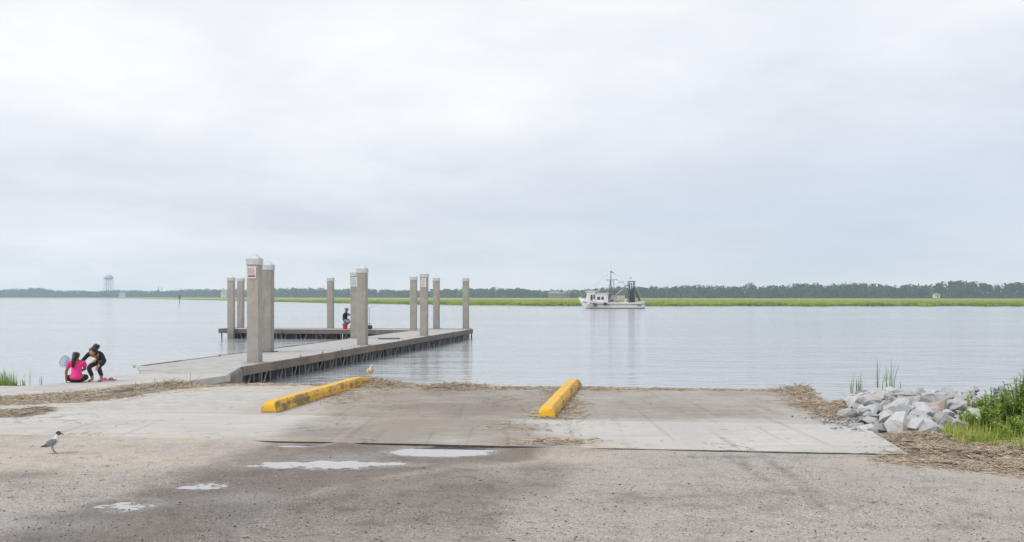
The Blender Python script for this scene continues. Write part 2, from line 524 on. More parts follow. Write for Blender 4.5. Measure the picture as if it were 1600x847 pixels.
rnd_mat('straw', [(0, (.11, .08, .055)), (.2, (.24, .18, .125)), (.5, (.43, .345, .25)), (.8, (.58, .49, .375)), (1, (.70, .63, .52))], .8)
rnd_mat('pebbles', [(0, (.05, .045, .04)), (.4, (.15, .13, .115)), (.75, (.36, .33, .30)), (1, (.62, .6, .57))], .85)
rnd_mat('shells', [(0, (.16, .12, .09)), (.4, (.38, .28, .19)), (.8, (.60, .50, .38)), (1, (.75, .68, .58))], .8)
rnd_mat('blade', [(0, (.19, .29, .04)), (.35, (.33, .43, .065)), (.65, (.50, .54, .12)), (1, (.66, .57, .29))], .55, .35)
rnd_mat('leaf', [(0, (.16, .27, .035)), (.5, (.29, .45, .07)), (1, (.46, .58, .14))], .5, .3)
rnd_mat('reed', [(0, (.12, .22, .03)), (.6, (.22, .34, .06)), (1, (.38, .42, .12))], .55, .3)
rnd_mat('marsh', [(0, (.18, .26, .05)), (.4, (.31, .38, .065)), (.8, (.46, .49, .11)), (1, (.52, .47, .20))], .8, .2)
rnd_mat('forest', [(0, (.014, .04, .022)), (.4, (.026, .068, .036)), (.8, (.045, .105, .05)), (1, (.08, .145, .06))], .9, .1)
rnd_mat('gapstone', [(0, (.10, .10, .105)), (.5, (.26, .26, .27)), (1, (.46, .46, .46))], .9)
M['bark'] = nmat('bark', (.12, .10, .08), (.08, .065, .05), 4, .9, .4, 20)


# ================================================================== SETTING: ground, lot, slabs, water
def blobs(x, y, items, z=LOT):
    """sum of soft spots: (u, v, ru, rv, amount) surveyed like G"""
    r = np.zeros_like(x)
    for (u, v, ru, rv, a) in items:
        cx, cy = G(u, v, z)
        wx = ru * cy / F; wy = rv * cy * cy / (F * (EYE - z))
        r += a * np.exp(-(((x - cx) / wx) ** 2 + ((y - cy) / wy) ** 2))
    return r


def zone(x, y, items, z=LOT, soft=.22):
    """soft edged ground patches: (outline surveyed like G, amount)"""
    s, t = ST(x, y)
    s = s + (fbm(x * 1.3, y * 1.3, 51) - .5) * .5; t = t + (fbm(x * 1.3, y * 1.3, 57) - .5) * .7
    r = np.zeros_like(x)
    for poly, a in items:
        pl = [ST(*G(u, v, z)) for u, v in poly]
        d = np.full(x.shape, 1e9); ins = np.zeros(x.shape, bool)
        for i in range(len(pl)):
            (s0, t0), (s1, t1) = pl[i - 1], pl[i]
            L2 = (s1 - s0) ** 2 + (t1 - t0) ** 2 + 1e-12
            k = np.clip(((s - s0) * (s1 - s0) + (t - t0) * (t1 - t0)) / L2, 0, 1)
            d = np.minimum(d, np.hypot(s - s0 - k * (s1 - s0), t - t0 - k * (t1 - t0)))
            c = (s1 > s) != (s0 > s)
            with np.errstate(divide='ignore', invalid='ignore'):
                ins ^= c & (t < (t0 - t1) * (s - s1) / (s0 - s1) + t1)
        d = np.where(ins, d, -d)
        r = np.maximum(r, a * sstep(d, -soft, soft))
    return r


PUD = [  # u, v, half width, half height (survey px), depth, roughness of rim
    (512, 725.5, 136, 7.2, .016, .75), (690, 705, 88, 9, .020, .45), (316, 759.5, 42, 6, .0085, 1.35),
    (195, 790, 44, 9, .0068, 1.7), (470, 696.5, 40, 2.5, .012, .5)]


def pud_d(x, y, p):
    cx, cy = G(p[0], p[1]); wx = p[2] * cy / F; wy = p[3] * cy * cy / (F * 1.75)
    q = ((x - cx) / wx) ** 2 + ((y - cy) / wy) ** 2
    q = q + (fbm(x * 5 + p[0], y * 9, 31) - .5) * 2.0 * p[5]
    q = q + (fbm(x * 22 + p[0], y * 30, 37) - .5) * 2.2 * max(p[5] - .3, .12)
    return q


def lot_height(x, y, s, t):
    h = LOT + (fbm(x * .9, y * .9, 3) - .5) * .012 + (fbm(x * 9, y * 9, 5, 3) - .5) * .004
    h = h + .030 * sstep(s, 10.9, 11.36) * (1 - sstep(t, -4.9, -4.4))            # dirt meets the slab on the left
    for t0, wdt in ((-3.62, .16), (-.95, .42)):                                     # silt tongues over the step
        h = h + .028 * np.exp(-((t - t0) / wdt) ** 2) * sstep(s, 11.0, 11.36)
    h = h + .009 * sstep(t, -.9, -.2) * sstep(s, 11.0, 11.36) * fbm(t * 1.4, s, 19) * 1.6
    d = np.zeros_like(x)
    for p in PUD:
        d = np.maximum(d, p[4] * np.clip(1 - pud_d(x, y, p), -.15, 1) * 1.0)
    return np.minimum(h, LOT + .045) - d * 1.6


ta = np.concatenate([np.linspace(-60, -9.5, 22)[:-1], np.arange(-9.5, 5.8, .032), np.linspace(5.8, 60, 24)])
sa = np.concatenate([np.linspace(-45, 5.2, 14)[:-1], np.arange(5.2, 11.36, .032), [11.41]])
S, T = np.meshgrid(sa, ta, indexing='ij')
X, Y = XY(S, T)
Hh = lot_height(X, Y, S, T)
damp = blobs(X, Y, [
    (560, 790, 260, 60, .55), (330, 800, 200, 36, .45), (480, 745, 240, 26, .40), (120, 835, 240, 30, .5), (690, 715, 160, 18, .45),
    (740, 765, 130, 35, .30), (980, 790, 180, 16, .22), (1230, 765, 120, 10, .2), (20, 745, 70, 14, .35), (300, 762, 90, 16, .4),
    (190, 795, 110, 20, .35), (860, 705, 120, 8, .35), (1060, 712, 180, 5, .3)])
damp = np.clip(damp * .35, 0, 1)
damp = damp + zone(X, Y, [
    ([(60, 900), (-30, 840), (150, 792), (270, 747), (340, 712), (420, 690), (830, 700), (845, 718), (640, 738), (560, 752), (470, 770), (400, 800), (330, 900)], .80),
    ([(330, 900), (400, 800), (470, 772), (560, 752), (650, 738), (860, 718), (900, 735), (850, 760), (790, 800), (770, 900)], .58),
    ([(900, 770), (1100, 765), (1400, 776), (1380, 792), (1100, 788), (920, 784)], .22), ([(-20, 742), (60, 738), (70, 750), (-20, 756)], .5)])
damp = damp * (.55 + .9 * fbm(X * 1.1, Y * 1.1, 11))
for p in PUD:
    damp = np.maximum(damp, .95 * (1 - sstep(pud_d(X, Y, p), .8, 2.0)))
wet = np.zeros_like(X)
for p in PUD:
    wet = np.maximum(wet, .95 * (1 - sstep(pud_d(X, Y, p), .7, 1.7)))
wet = np.maximum(wet, blobs(X, Y, [(385, 778, 70, 12, .9), (90, 822, 120, 14, .85), (370, 820, 60, 26, .55), (210, 788, 80, 12, .8)]))
sand = blobs(X, Y, [(60, 706, 300, 20, .85), (220, 725, 200, 14, .6), (880, 716, 120, 7, .9), (1000, 709, 200, 4, .5), (690, 728, 160, 4, .5),
                    (230, 690, 320, 5, .9), (60, 720, 200, 16, .4), (600, 740, 110, 5, .6), (400, 762, 90, 6, .4), (760, 724, 110, 4, .6), (1450, 722, 200, 9, .9), (1590, 740, 120, 10, .8), (540, 748, 100, 6, .3)])
skid = np.zeros_like(X)
for (u0, v0, u1, v1, wd) in ((1135, 713, 1215, 760, .05), (1160, 715, 1165, 735, .05), (1235, 740, 1290, 800, .05), (1190, 712, 1290, 780, .05),
                             (960, 780, 1090, 775, .08), (970, 783, 1015, 786, .07)):
    ax, ay = G(u0, v0); bx, by = G(u1, v1); L2 = (bx - ax) ** 2 + (by - ay) ** 2
    k = np.clip(((X - ax) * (bx - ax) + (Y - ay) * (by - ay)) / L2, 0, 1)
    dd = np.hypot(X - ax - k * (bx - ax), Y - ay - k * (by - ay))
    skid = np.maximum(skid, np.exp(-(dd / wd) ** 2))
o = mesh_np('car_park', np.stack([X, Y, Hh], -1).reshape(-1, 3), quads=grid_quads(*S.shape), mat='asphalt', smooth=True,
            attrs=dict(damp=damp, wet=wet, sand=sand, skid=skid))
tag(o, 'worn speckled asphalt car park in front of the ramp', kind='structure')

for i, p in enumerate(PUD):
    cx, cy = G(p[0], p[1]); wx = p[2] * cy / F * 1.35; wy = p[3] * cy * cy / (F * 1.75) * 1.35
    pts = []
    for k in range(40):
        a = 2 * PI * k / 40
        x, y = cx + wx * math.cos(a), cy + wy * math.sin(a)
        s, t = ST(x, y)
        x, y = XY(min(s, 11.38), t)
        pts.append((x, y, LOT - .0075))
    o = MB().add(pts, [tuple(range(40))]).build('puddle', 'puddle_water')
    tag(o, kind='structure', label='shallow rain puddle mirroring the sky on the asphalt')


def crest(s):
    """height drop of the ramp past its crest"""
    k = np.clip(s - 18.5, 0, None)
    return np.where(k < 1.0, .07 * k * k, .07 + .14 * (k - 1.0))


def slab_drop(s, t): return .10 * sstep(-np.asarray(t), 7.6, 10.0) * sstep(s, 14.4, 17.0)


def slab(name, sa, ta, mat, z, label, extra):
    S, T = np.meshgrid(sa, ta, indexing='ij'); X, Y = XY(S, T)
    Z = z - crest(S) - slab_drop(S, T) + (fbm(X * .8, Y * .8, 21) - .5) * .012
    Z = Z + extra.get('h', lambda *_: 0)(X, Y, S, T)
    nu, nv = S.shape
    Sj = S.copy(); Sj[0] += (fbm(T[0] * 6, T[0] * 0, 33) - .5) * .022 * (S[0] < 12) - .015 * (vnoise(T[0] * 9, T[0] * 0, 34) > .8) * (S[0] < 12)
    Xj, Yj = XY(Sj, T)
    V = np.stack([Xj, Yj, Z], -1).reshape(-1, 3)
    Q = grid_quads(nu, nv)
    # side walls
    idx = np.arange(nu * nv).reshape(nu, nv)
    loop = np.concatenate([idx[0, :], idx[1:, -1], idx[-1, -2::-1], idx[-2:0:-1, 0]])
    low = V[loop].copy(); low[:, 2] -= .22
    base = len(V); k = len(loop); a = np.arange(k)
    W_ = np.stack([loop, base + a, base + (a + 1) % k, np.roll(loop, -1)], 1)
    V2 = np.concatenate([V, low]); Q = np.concatenate([Q, W_])
    at = {}
    X = X + 0.0
    for q in ('damp', 'wet', 'sand', 'pale'):
        f_ = blobs(X, Y, extra.get(q, []), z)
        if q == 'damp': f_ = (f_ * .3 + zone(X, Y, extra['zones'], z)) * (.5 + 1.0 * fbm(X * 1.4, Y * 1.4, 13))
        if q == 'pale': f_ = sstep(-T, 5.9, 6.9)
        at[q] = np.concatenate([f_.ravel(), f_.ravel()[loop]])
    o = mesh_np(name, V2, quads=Q, mat=mat, attrs=at, smooth=False)
    return tag(o, label, kind='structure')


ZS = LOT + .019
stain = dict(
    zones=[([(405, 700), (440, 672), (475, 655), (520, 645), (800, 645), (835, 668), (880, 690), (860, 720), (420, 720)], .62)],
    damp=[(620, 672, 190, 18, .95), (560, 690, 140, 9, .8), (700, 662, 120, 12, .8), (480, 678, 90, 14, .6), (690, 690, 150, 7, .6), (850, 690, 90, 10, .5), (1060, 664, 220, 4, .25), (380, 690, 80, 6, .4)],
    wet=[(700, 688, 80, 5, .75), (560, 694, 60, 3, .4), (720, 662, 60, 7, .45)],
    sand=[(850, 688, 110, 7, 1.0), (700, 672, 220, 10, .5), (400, 689, 160, 5, .9), (150, 686, 320, 6, .8), (60, 660, 200, 14, .3), (930, 698, 70, 4, .8), (600, 660, 160, 5, .6)])
slab('concrete_apron', np.arange(11.425, 13.95, .045), np.linspace(-16, 2.79, 376), 'apron_concrete', ZS,
     'smooth pale concrete apron between car park and ramp', stain)
tl = np.linspace(-16, 2.78, 313)
stain2 = dict(
    zones=[([(470, 660), (520, 632), (610, 596), (880, 598), (845, 648), (850, 665), (470, 680)], .52), ([(905, 606), (1235, 608), (1300, 650), (1200, 655), (860, 656), (880, 630)], .38)],
    damp=[(760, 630, 110, 22, .95), (660, 640, 130, 14, .75), (620, 618, 130, 10, .6), (980, 635, 90, 16, .65), (1120, 638, 160, 10, .5), (1200, 620, 60, 8, .4), (830, 645, 60, 10, .6), (560, 642, 90, 10, .4)],
    wet=[(680, 645, 70, 5, .3)],
    sand=[(560, 625, 120, 14, .45), (1000, 608, 260, 3, .7), (700, 606, 300, 3, .8), (880, 640, 60, 12, .4), (350, 606, 260, 6, .55), (120, 630, 180, 8, .5)])
slab('concrete_ramp', np.concatenate([np.arange(13.945, 20.2, .06), np.arange(20.3, 29, .4)]), tl, 'ramp_concrete', ZS - .006,
     'grooved grey concrete boat ramp sloping into the water', stain2)

# terrain underneath and the right-hand bank
ta = np.concatenate([np.linspace(-70, -13, 16)[:-1], np.arange(-13, 2.4, .6), np.arange(2.4, 14, .12), np.linspace(14, 70, 18)])
sa = np.concatenate([np.linspace(-50, 10.4, 12)[:-1], np.arange(10.4, 20, .12), np.arange(20, 34, .8)])
S, T = np.meshgrid(sa, ta, indexing='ij'); X, Y = XY(S, T)


def bank(s, t, x, y):
    right = sstep(t, 2.7, 3.0) * sstep(s, 10.7, 11.5)
    h = .60 + right * (.10 + .06 * fbm(x * 2, y * 2, 41) + .05 * sstep(t, 4, 7))
    fall = np.clip(s - (16.9 + .8 * sstep(t, 4.2, 7)), 0, None)
    drop = np.where(t > 2.6, .30 * fall, .18 * np.clip(s - 17.6, 0, None))
    return np.maximum(h - drop, -1.8)


Hh = bank(S, T, X, Y)
Hh = np.where((T < 2.3) & (S > 10.9) & (S < 24), np.minimum(Hh, .5 - crest(S) - .1), Hh)
o = mesh_np('ground', np.stack([X, Y, Hh], -1).reshape(-1, 3), quads=grid_quads(*S.shape), mat='soil', smooth=True)
tag(o, 'brown soil bank beside and beneath the ramp', kind='structure')
o = MB().add([(-1850, 24, -2.6), (1850, 24, -2.6), (1850, 2130, -2.6), (-1850, 2130, -2.6)], [(0, 1, 2, 3)]).build('riverbed', 'seabed')
tag(o, kind='structure')
wx = np.array([-1850, -900, -300, -100, -40, -15, 0, 15, 40, 100, 300, 900, 1850.]); wy = np.array([12.0, 20, 40, 80, 160, 320, 700, 1400, 2130])
S, T = np.meshgrid(wx, wy, indexing='ij')
o = mesh_np('water', np.stack([S, T, S * 0], -1).reshape(-1, 3), quads=grid_quads(*S.shape), mat='water', smooth=True)
tag(o, 'wide pale rippled tidal river under overcast sky', kind='structure')

# ================================================================== scatter builders
def straws(name, P, L, wid, label, lift=.12, dirbias=None, mat='straw', tilt=.18, parent=None, kind='stuff', rnd=None):
    n_ = len(P)
    L = RNG.uniform(L[0], L[1], n_) * RNG.uniform(.5, 1, n_)
    a = RNG.uniform(0, PI, n_) if dirbias is None else RNG.normal(dirbias, .5, n_)
    up = RNG.normal(0, tilt, n_)
    d = np.stack([np.cos(a) * np.cos(up), np.sin(a) * np.cos(up), np.sin(up)], 1)
    sd_ = np.stack([-np.sin(a), np.cos(a), RNG.normal(0, .3, n_)], 1)
    nn = np.cross(d, sd_)
    w_ = RNG.uniform(wid[0], wid[1], n_)[:, None]
    bend = RNG.normal(0, .08, n_)[:, None] * L[:, None] * sd_
    V = []
    for q, off in ((-.5, 0), (0, 1), (.5, 0)):
        c = P + d * (L * q)[:, None] + bend * off
        V += [c - sd_ * w_ * .5, c + sd_ * w_ * .5, c + nn * w_ * .45]
    V = np.stack(V, 1).reshape(-1, 3)
    i = np.arange(n_)[:, None] * 9
    Q = []
    for q in (0, 3):
        for (p0, p1) in ((0, 1), (1, 2), (2, 0)):
            Q.append(np.concatenate([i + q + p0, i + q + p1, i + q + 3 + p1, i + q + 3 + p0], 1))
    Q = np.concatenate(Q)
    r = np.repeat(RNG.beta(2.2, 2, n_) if rnd is None else rnd, 9)
    return tag(mesh_np(name, V, quads=Q, mat=mat, parent=parent, attrs=dict(rnd=r)), label, kind=kind)


def surf(x, y):
    s, t = ST(x, y)
    z = np.where(s < 11.4, LOT, np.where(s < 14.3, ZS, ZS - .006) - crest(s) - slab_drop(s, t))
    right = t > 2.79
    zb = bank(s, t, x, y)
    return np.where(right & (s > 11.2), np.maximum(zb, 0.0), z)


def along(poly, n_, jit, z=LOT):
    """random points about a surveyed line; jit px"""
    pts = np.array([[*p] for p in poly], float)
    seg = np.hypot(*np.diff(pts[:, :2], axis=0).T); cum = np.concatenate([[0], np.cumsum(seg)])
    q = RNG.uniform(0, cum[-1], n_)
    u = np.interp(q, cum, pts[:, 0]); v = np.interp(q, cum, pts[:, 1]); w_ = np.interp(q, cum, pts[:, 2])
    g = RNG.normal(0, 1, n_)
    v = v + np.clip(g, -2, 2) * w_ * .5
    u = u + RNG.normal(0, jit, n_)
    x, y = G(u, v, z)
    return np.asarray(x), np.asarray(y), np.exp(-g * g * .5)


def pile(x, y, core, h):
    z = surf(x, y) + RNG.uniform(0, 1, len(x)) * core * h + .008
    return np.stack([x, y, z], 1)


# ================================================================== KERBS
def kerb(t0, s0, s1, label):
    prof = [(-.12, 0), (-.114, .115), (-.075, .185), (.075, .185), (.114, .115), (.12, 0)]
    ss = np.concatenate([np.arange(s0, 18.6, .06), np.arange(18.6, s1 + .01, .06)])
    V, foot, scf = [], [], []
    for s in ss:
        zc = ZS - float(crest(np.array(s))) - .02
        for k, (dt, z) in enumerate(prof):
            endk = min(1, max(.0, (s - s0) / .10)); 
            zz_ = z if z < .01 else z * (1 - .18 * (1 - endk)) + .002 * math.sin(2.3 * s + k)
            x, y = XY(s - (.03 if (s == ss[0] and z < .15) else 0), t0 + dt + .003 * math.sin(1.1 * s + k * 2))
            V.append((x, y, zc + zz_)); foot.append(1.0 if z < .01 else (.25 if z < .15 else 0)); scf.append((.66 if k in (4,) else (.46 if k in (3, 5) else .10)) + (.20 if k >= 3 and t0 < -4 and 14.5 < s < 15.7 else 0))
    n_ = len(ss); m_ = len(prof)
    Fc = [(i * m_ + k, i * m_ + k + 1, (i + 1) * m_ + k + 1, (i + 1) * m_ + k) for i in range(n_ - 1) for k in range(m_ - 1)]
    Fc += [tuple(range(m_)), tuple(range((n_ - 1) * m_, n_ * m_))[::-1]]
    me = bpy.data.meshes.new('parking_kerb'); me.from_pydata(V, [], Fc)
    for nm, arr in (('foot', foot), ('scuff', scf)):
        at = me.attributes.new(nm, 'FLOAT', 'POINT'); at.data.foreach_set('value', np.array(arr, np.float32))
    bm = bmesh.new(); bm.from_mesh(me); bmesh.ops.recalc_face_normals(bm, faces=bm.faces); bm.to_mesh(me); bm.free()
    o = link('ramp_kerb', me, 'yellow_paint')
    md = o.modifiers.new('round', 'BEVEL'); md.width = .009; md.segments = 2; md.limit_method = 'ANGLE'; md.angle_limit = .5
    return tag(o, label, 'kerb', 'yellow kerbs dividing the ramp lanes')


kerb(-5.66, 14.25, 19.9, 'yellow painted concrete kerb with black scuffs on which the white gull stands')
kerb(-1.49, 14.17, 19.9, 'yellow painted concrete kerb in the middle of the ramp, no bird on it')

# ================================================================== WALKWAY AND DOCK
def wk(s, t): return XY(s, t)


walk = empty('concrete_walkway', (0, 0, 0))
tag(walk, 'pale concrete walkway at the shore on which the two children play', 'walkway')
pts = [wk(15.2, -13.5), wk(15.9, -11.9), wk(18.2, -9.85), wk(22.4, -9.85), wk(22.4, -12.15), wk(18.3, -12.15), wk(17.6, -20), wk(14.6, -20)]
zt = [.685, .685, .67, .60, .60, .67, .685, .685]
mb = MB(); mb.poly(pts, [k - .16 for k in zt], zt); mb.build('slab', 'walk_concrete', walk, bevel=.012)
mb = MB(); mb.poly([wk(18.4, -9.95), wk(18.4, -9.87), wk(22.4, -9.87), wk(22.4, -9.95)], -.6, [.507, .507, .437, .437]); mb.build('skirt_board', 'skirt', walk)
mb = MB(); mb.poly([wk(18.4, -12.14), wk(18.4, -12.06), wk(22.4, -12.06), wk(22.4, -12.14)], -.6, [.507, .507, .437, .437]); mb.build('skirt_board', 'skirt', walk)
for s in (20.2, 22.1):
    for t in (-10.3, -11.7):
        x, y = wk(s, t); MB().box((x, y, -.85), (.3, .3, 2.5), -PHI).build('support_pier', 'skirt', walk)
# hinged plate from walkway to dock
pa, pb = wk(22.42, -9.95), wk(22.42, -12.1)
d_r, d_l = DK(-.08, .05), DK(-.08, -2.93)
tp = empty('transition_plate', (0, 0, 0)); tag(tp, 'grey sloping ramp plate joining the walkway to the floating dock', 'ramp plate')
MB().poly([pa, d_r, d_l, pb], [.53, .50, .50, .53], [.597, .560, .560, .597]).build('plate', 'deck_concrete', tp)
MB().poly([(pa[0] + .01, pa[1]), (pa[0] + .07, pa[1]), (d_r[0] + .06, d_r[1] - .02), (d_r[0] + .0, d_r[1] - .02)], [-.1, -.1, .1, .1], [.528, .528, .498, .498]).build('side_plate', 'skirt', tp)

dock = empty('floating_dock', (D0[0], D0[1], 0), -PHD)
tag(dock, 'long floating dock with grey deck, brown timber edges and a side pier', 'dock')
DW, DL, FN0, FNT = -2.85, 31.4, 29.3, -14.5        # width, length, side pier front edge and left end
# local frame: x = t, y = s
mb = MB()
y = 0.0
while y < DL - .1:
    y1 = min(y + 2.3, DL)
    mb.box((DW / 2, (y + y1) / 2, DECK - .05), (-DW - .02, y1 - y - .012, .10)); y = y1
x = DW
while x > FNT + .1:
    x1 = max(x - 2.3, FNT)
    mb.box(((x + x1) / 2 - .006, (FN0 + DL) / 2, DECK - .05), (x - x1 - .012, DL - FN0, .10)); x = x1
mb.build('deck', 'deck_concrete', dock)


def fascia(x0, y0, x1, y1, cuts):
    """timber edge boards butted end to end along a line"""
    L = math.hypot(x1 - x0, y1 - y0); a = math.atan2(y1 - y0, x1 - x0)
    p = 0
    for c in cuts + [L]:
        c = min(c, L)
        if c - p < .2: continue
        mx, my = x0 + (x1 - x0) * (p + c) / 2 / L, y0 + (y1 - y0) * (p + c) / 2 / L
        MB().box((mx, my, DECK - .105 + random.uniform(-.008, .008)), (c - p - .03, .07, .25), a).build('edge_board', 'wood', dock, bevel=.008)
        p = c


fascia(.035, 0, .035, DL + .07, [2.75, 7.6, 12.3, 17.0, 21.6, 26.2])
fascia(DW - .035, 0, DW - .035, FN0 - .07, [2.3, 7.0, 11.7, 16.4, 21.1, 25.8])
fascia(DW - .07, FN0 - .035, FNT - .07, FN0 - .035, [3.6, 7.7])
fascia(0, DL + .035, FNT - .07, DL + .035, [4.6, 9.2])
fascia(FNT - .035, FN0, FNT - .035, DL, [])
fascia(0, -.035, DW, -.035, [])


def braces(x0, y0, x1, y1, step, inset):
    L = math.hypot(x1 - x0, y1 - y0); n_ = int(L / step)
    ux, uy = (x1 - x0) / L, (y1 - y0) / L
    ix, iy = inset
    for k in range(n_):
        q = (k + .5) * step
        bx, by = x0 + ux * q, y0 + uy * q
        mb = MB()
        w_ = .24 + random.uniform(-.04, .04)
        lean = random.uniform(-.05, .05)
        for sg in (-1, 1):
            mb.tube([(bx + ux * sg * w_, by + uy * sg * w_, DECK - .2), (bx + ux * (sg * .05 + lean) + ix * .06, by + uy * (sg * .05 + lean) + iy * .06, -.12)], .028, 6)
        mb.tube([(bx + ux * .42, by + uy * .42, DECK - .2), (bx + ux * .42, by + uy * .42, -.15)], .02, 6)
        mb.build('brace', 'brace_steel', dock)


braces(-.05, .0, -.05, DL - .3, 1.15, (-1, 0))
braces(DW + .0, FN0 + .08, FNT, FN0 + .08, 1.2, (0, 1))
mb = MB()
for k in range(13):
    y = .5 + k * 2.4
    mb.box((DW / 2, y + .95, .10), (2.1, 1.75, .64))
mb.build('float', 'float', dock, bevel=.06)
mb = MB()
for k in range(5):
    mb.box((DW - 1.2 - k * 2.25, (FN0 + DL) / 2, .10), (1.8, 1.35, .64))
mb.build('float', 'float', dock, bevel=.06)
MB().box((DW / 2 - .0, DL / 2, DECK - .14), (2.6, DL - .3, .05)).build('beam_frame', 'steel_dark', dock)
mb = MB()
for (a_, b_) in ((-.0, DL - .05), (FNT + .1, FN0 + .05), (FNT + .5, FN0 + .05)):
    MB().tube([(a_, b_, DECK - .2), (a_, b_, -.4)], .04, 8).build('end_post', 'steel_dark', dock)


def to_local(x, y):
    v_ = Matrix.Rotation(PHD, 2) @ Vector((x - D0[0], y - D0[1])); return v_.x, v_.y


for (u, v_) in ((459, 557), (495, 551.5), (526, 546.5), (554, 541.5), (620, 531), (454, 541.5), (485, 537), (341, 556.5), (228, 574.5), (367, 552), (588, 520), (690, 518)):
    lx, ly = to_local(*G(u, v_ + .5, DECK))
    lx = -.12 if lx > -1.2 else DW + .12; ck = .7
    mb = MB(); mb.box((lx, ly, DECK + .010), (.05, .10, .02)); mb.tube([(lx, ly - .03, DECK + .015), (lx, ly - .03, DECK + .05)], .011, 6)
    mb.tube([(lx, ly + .03, DECK + .015), (lx, ly + .03, DECK + .05)], .011, 6)
    mb.tube([(lx, ly - .09, DECK + .062), (lx, ly - .04, DECK + .055), (lx, ly + .04, DECK + .055), (lx, ly + .09, DECK + .062)], .011, 6)
    mb.build('cleat', 'galv', dock)

# ---------------------------------------------------------------- pilings
POSTS = [  # u, base survey v, rotation, sign, label
    (398.0, 567.0, 'red', 'nearest concrete piling, white capped, with a red and white notice'),
    (418.0, 550.0, None, 'white capped concrete piling just behind the one with the red notice'),
    (566.5, 540.0, None, 'white capped concrete piling nearest the fisherman, at the front dock edge, no notice'),
    (555.0, 529.0, 'grey', 'white capped concrete piling with a notice, mostly hidden behind another piling'),
    (662.5, 525.0, 'grey', 'white capped concrete piling with a grey and white notice facing the ramp'),
    (646.0, 517.0, None, 'plain concrete piling just left of the one with the grey notice'),
    (682.0, 513.6, None, 'plain concrete piling just right of the one with the grey notice'),
    (728.0, 513.6, None, 'lone concrete piling at the outer right corner of the dock'),
    (361.5, 514.6, None, 'leftmost concrete piling at the tip of the side pier'),
    (376.0, 512.2, None, 'second concrete piling at the tip of the side pier, right of the leftmost'),
    (516.5, 513.4, None, 'lone concrete piling midway along the side pier, left of the fisherman')]
PT = DECK + 2.83
mb = MB()
pw, ch = .178, .02
oct_ = [(-pw + ch, -pw), (pw - ch, -pw), (pw, -pw + ch), (pw, pw - ch), (pw - ch, pw), (-pw + ch, pw), (-pw, pw - ch), (-pw, -pw + ch)]
mb.poly(oct_, -2.6, PT)
proto_shaft = None
for i, (u, v_, sg, lab) in enumerate(POSTS):
    x, y = G(u, v_, DECK)
    root = empty('dock_piling', (x, y, 0), -math.radians(4.5 + random.uniform(-2, 2)))
    root.rotation_euler[1] = random.uniform(-.004, .004)
    tag(root, lab, 'piling', 'concrete pilings holding the dock')
    if proto_shaft is None:
        proto_shaft = mb.build('shaft', 'piling', root)
        c = MB(); cw = .194
        c.poly([(-cw, -cw), (cw, -cw), (cw, cw), (-cw, cw)], PT - .02, PT + .165)
        c.add([(-cw + .02, -cw + .02, PT + .165), (cw - .02, -cw + .02, PT + .165), (cw - .02, cw - .02, PT + .165), (-cw + .02, cw - .02, PT + .165), (0, 0, PT + .33)],
              [(0, 1, 4), (1, 2, 4), (2, 3, 4), (3, 0, 4)])
        proto_cap = c.build('cap', 'cap', root, bevel=.008)
    else:
        for p in (proto_shaft, proto_cap):
            q = p.copy(); COL.objects.link(q); q.parent = root
    if sg:
        big = sg == 'red'
        zc = 3.13 if big else PT - .27
        sw, sh = (.125, .17) if big else (.125, .21)
        sx = -.025 if big else 0
        s_ = MB().box((sx, -pw - .012, zc), (sw * 2, .012, sh * 2)).build('sign', 'sign_white', root)
        L_ = MB()
        if big:
            for zz_, ws in ((.115, (.05, .04, .045)), (.07, (.03, .06, .05)), (.03, (.07, .03, .05)), (-.01, (.045, .06, .03)), (-.045, (.05, .045, .06))):
                xx = -.1
                for w_ in ws:
                    L_.box((sx + xx + w_ / 2, -pw - .02, zc + zz_), (w_, .004, .014)); xx += w_ + .018
            MB().box((sx, -pw - .02, zc - .105), (.21, .004, .04)).build('red_bar', 'sign_red', s_)
        else:
            for r_ in range(5):
                xx = -.09
                for w_ in (random.uniform(.03, .06), random.uniform(.03, .06), random.uniform(.03, .05)):
                    L_.box((xx + w_ / 2, -pw - .02, zc + .14 - r_ * .07), (w_, .004, .028)); xx += w_ + .02
        L_.build('lettering', 'sign_red' if big else 'sign_grey', s_)
        s_['label'] = 'white notice with red lettering and a red bar' if big else 'small white notice with grey lettering'
    # collar on the deck
    lx, ly = to_local(x, y)
    if i < 8:
        g = MB()
        for (ox, oy, sx_, sy_) in ((0, -.24, .56, .06), (0, .24, .56, .06), (-.25, 0, .06, .42), (.25, 0, .06, .42)):
            g.box((lx + ox, ly + oy, DECK + .012), (sx_, sy_, .024))
        g.build('pile_guide', 'galv' if i != 1 else 'steel_dark', dock)

x, y = G(608, 530, DECK)
o = MB().box((0, 0, .022), (.95, .34, .035), 0).build('loose_board', 'dark'); o.location = (x, y, DECK); o.rotation_euler[2] = .05
tag(o, 'dark loose board lying flat on the dock deck', 'board')

# ================================================================== WRACK, PEBBLES
def g_pile(name, u, v, ru, rv, n_, h, L, label, jit=0, z=LOT, tilt=.25, **kw):
    """heap of straw about one spot"""
    cx, cy = G(u, v, z)
    wx = ru * cy / F; wy = rv * cy * cy / (F * (EYE - z))
    a = RNG.normal(0, .55, n_); c = RNG.normal(0, .55, n_)
    x = cx + a * wx; y = cy + c * wy
    core = np.exp(-(a * a + c * c))
    return straws(name, pile(x, y, core, h), L, (.006, .012), label, tilt=tilt, **kw)


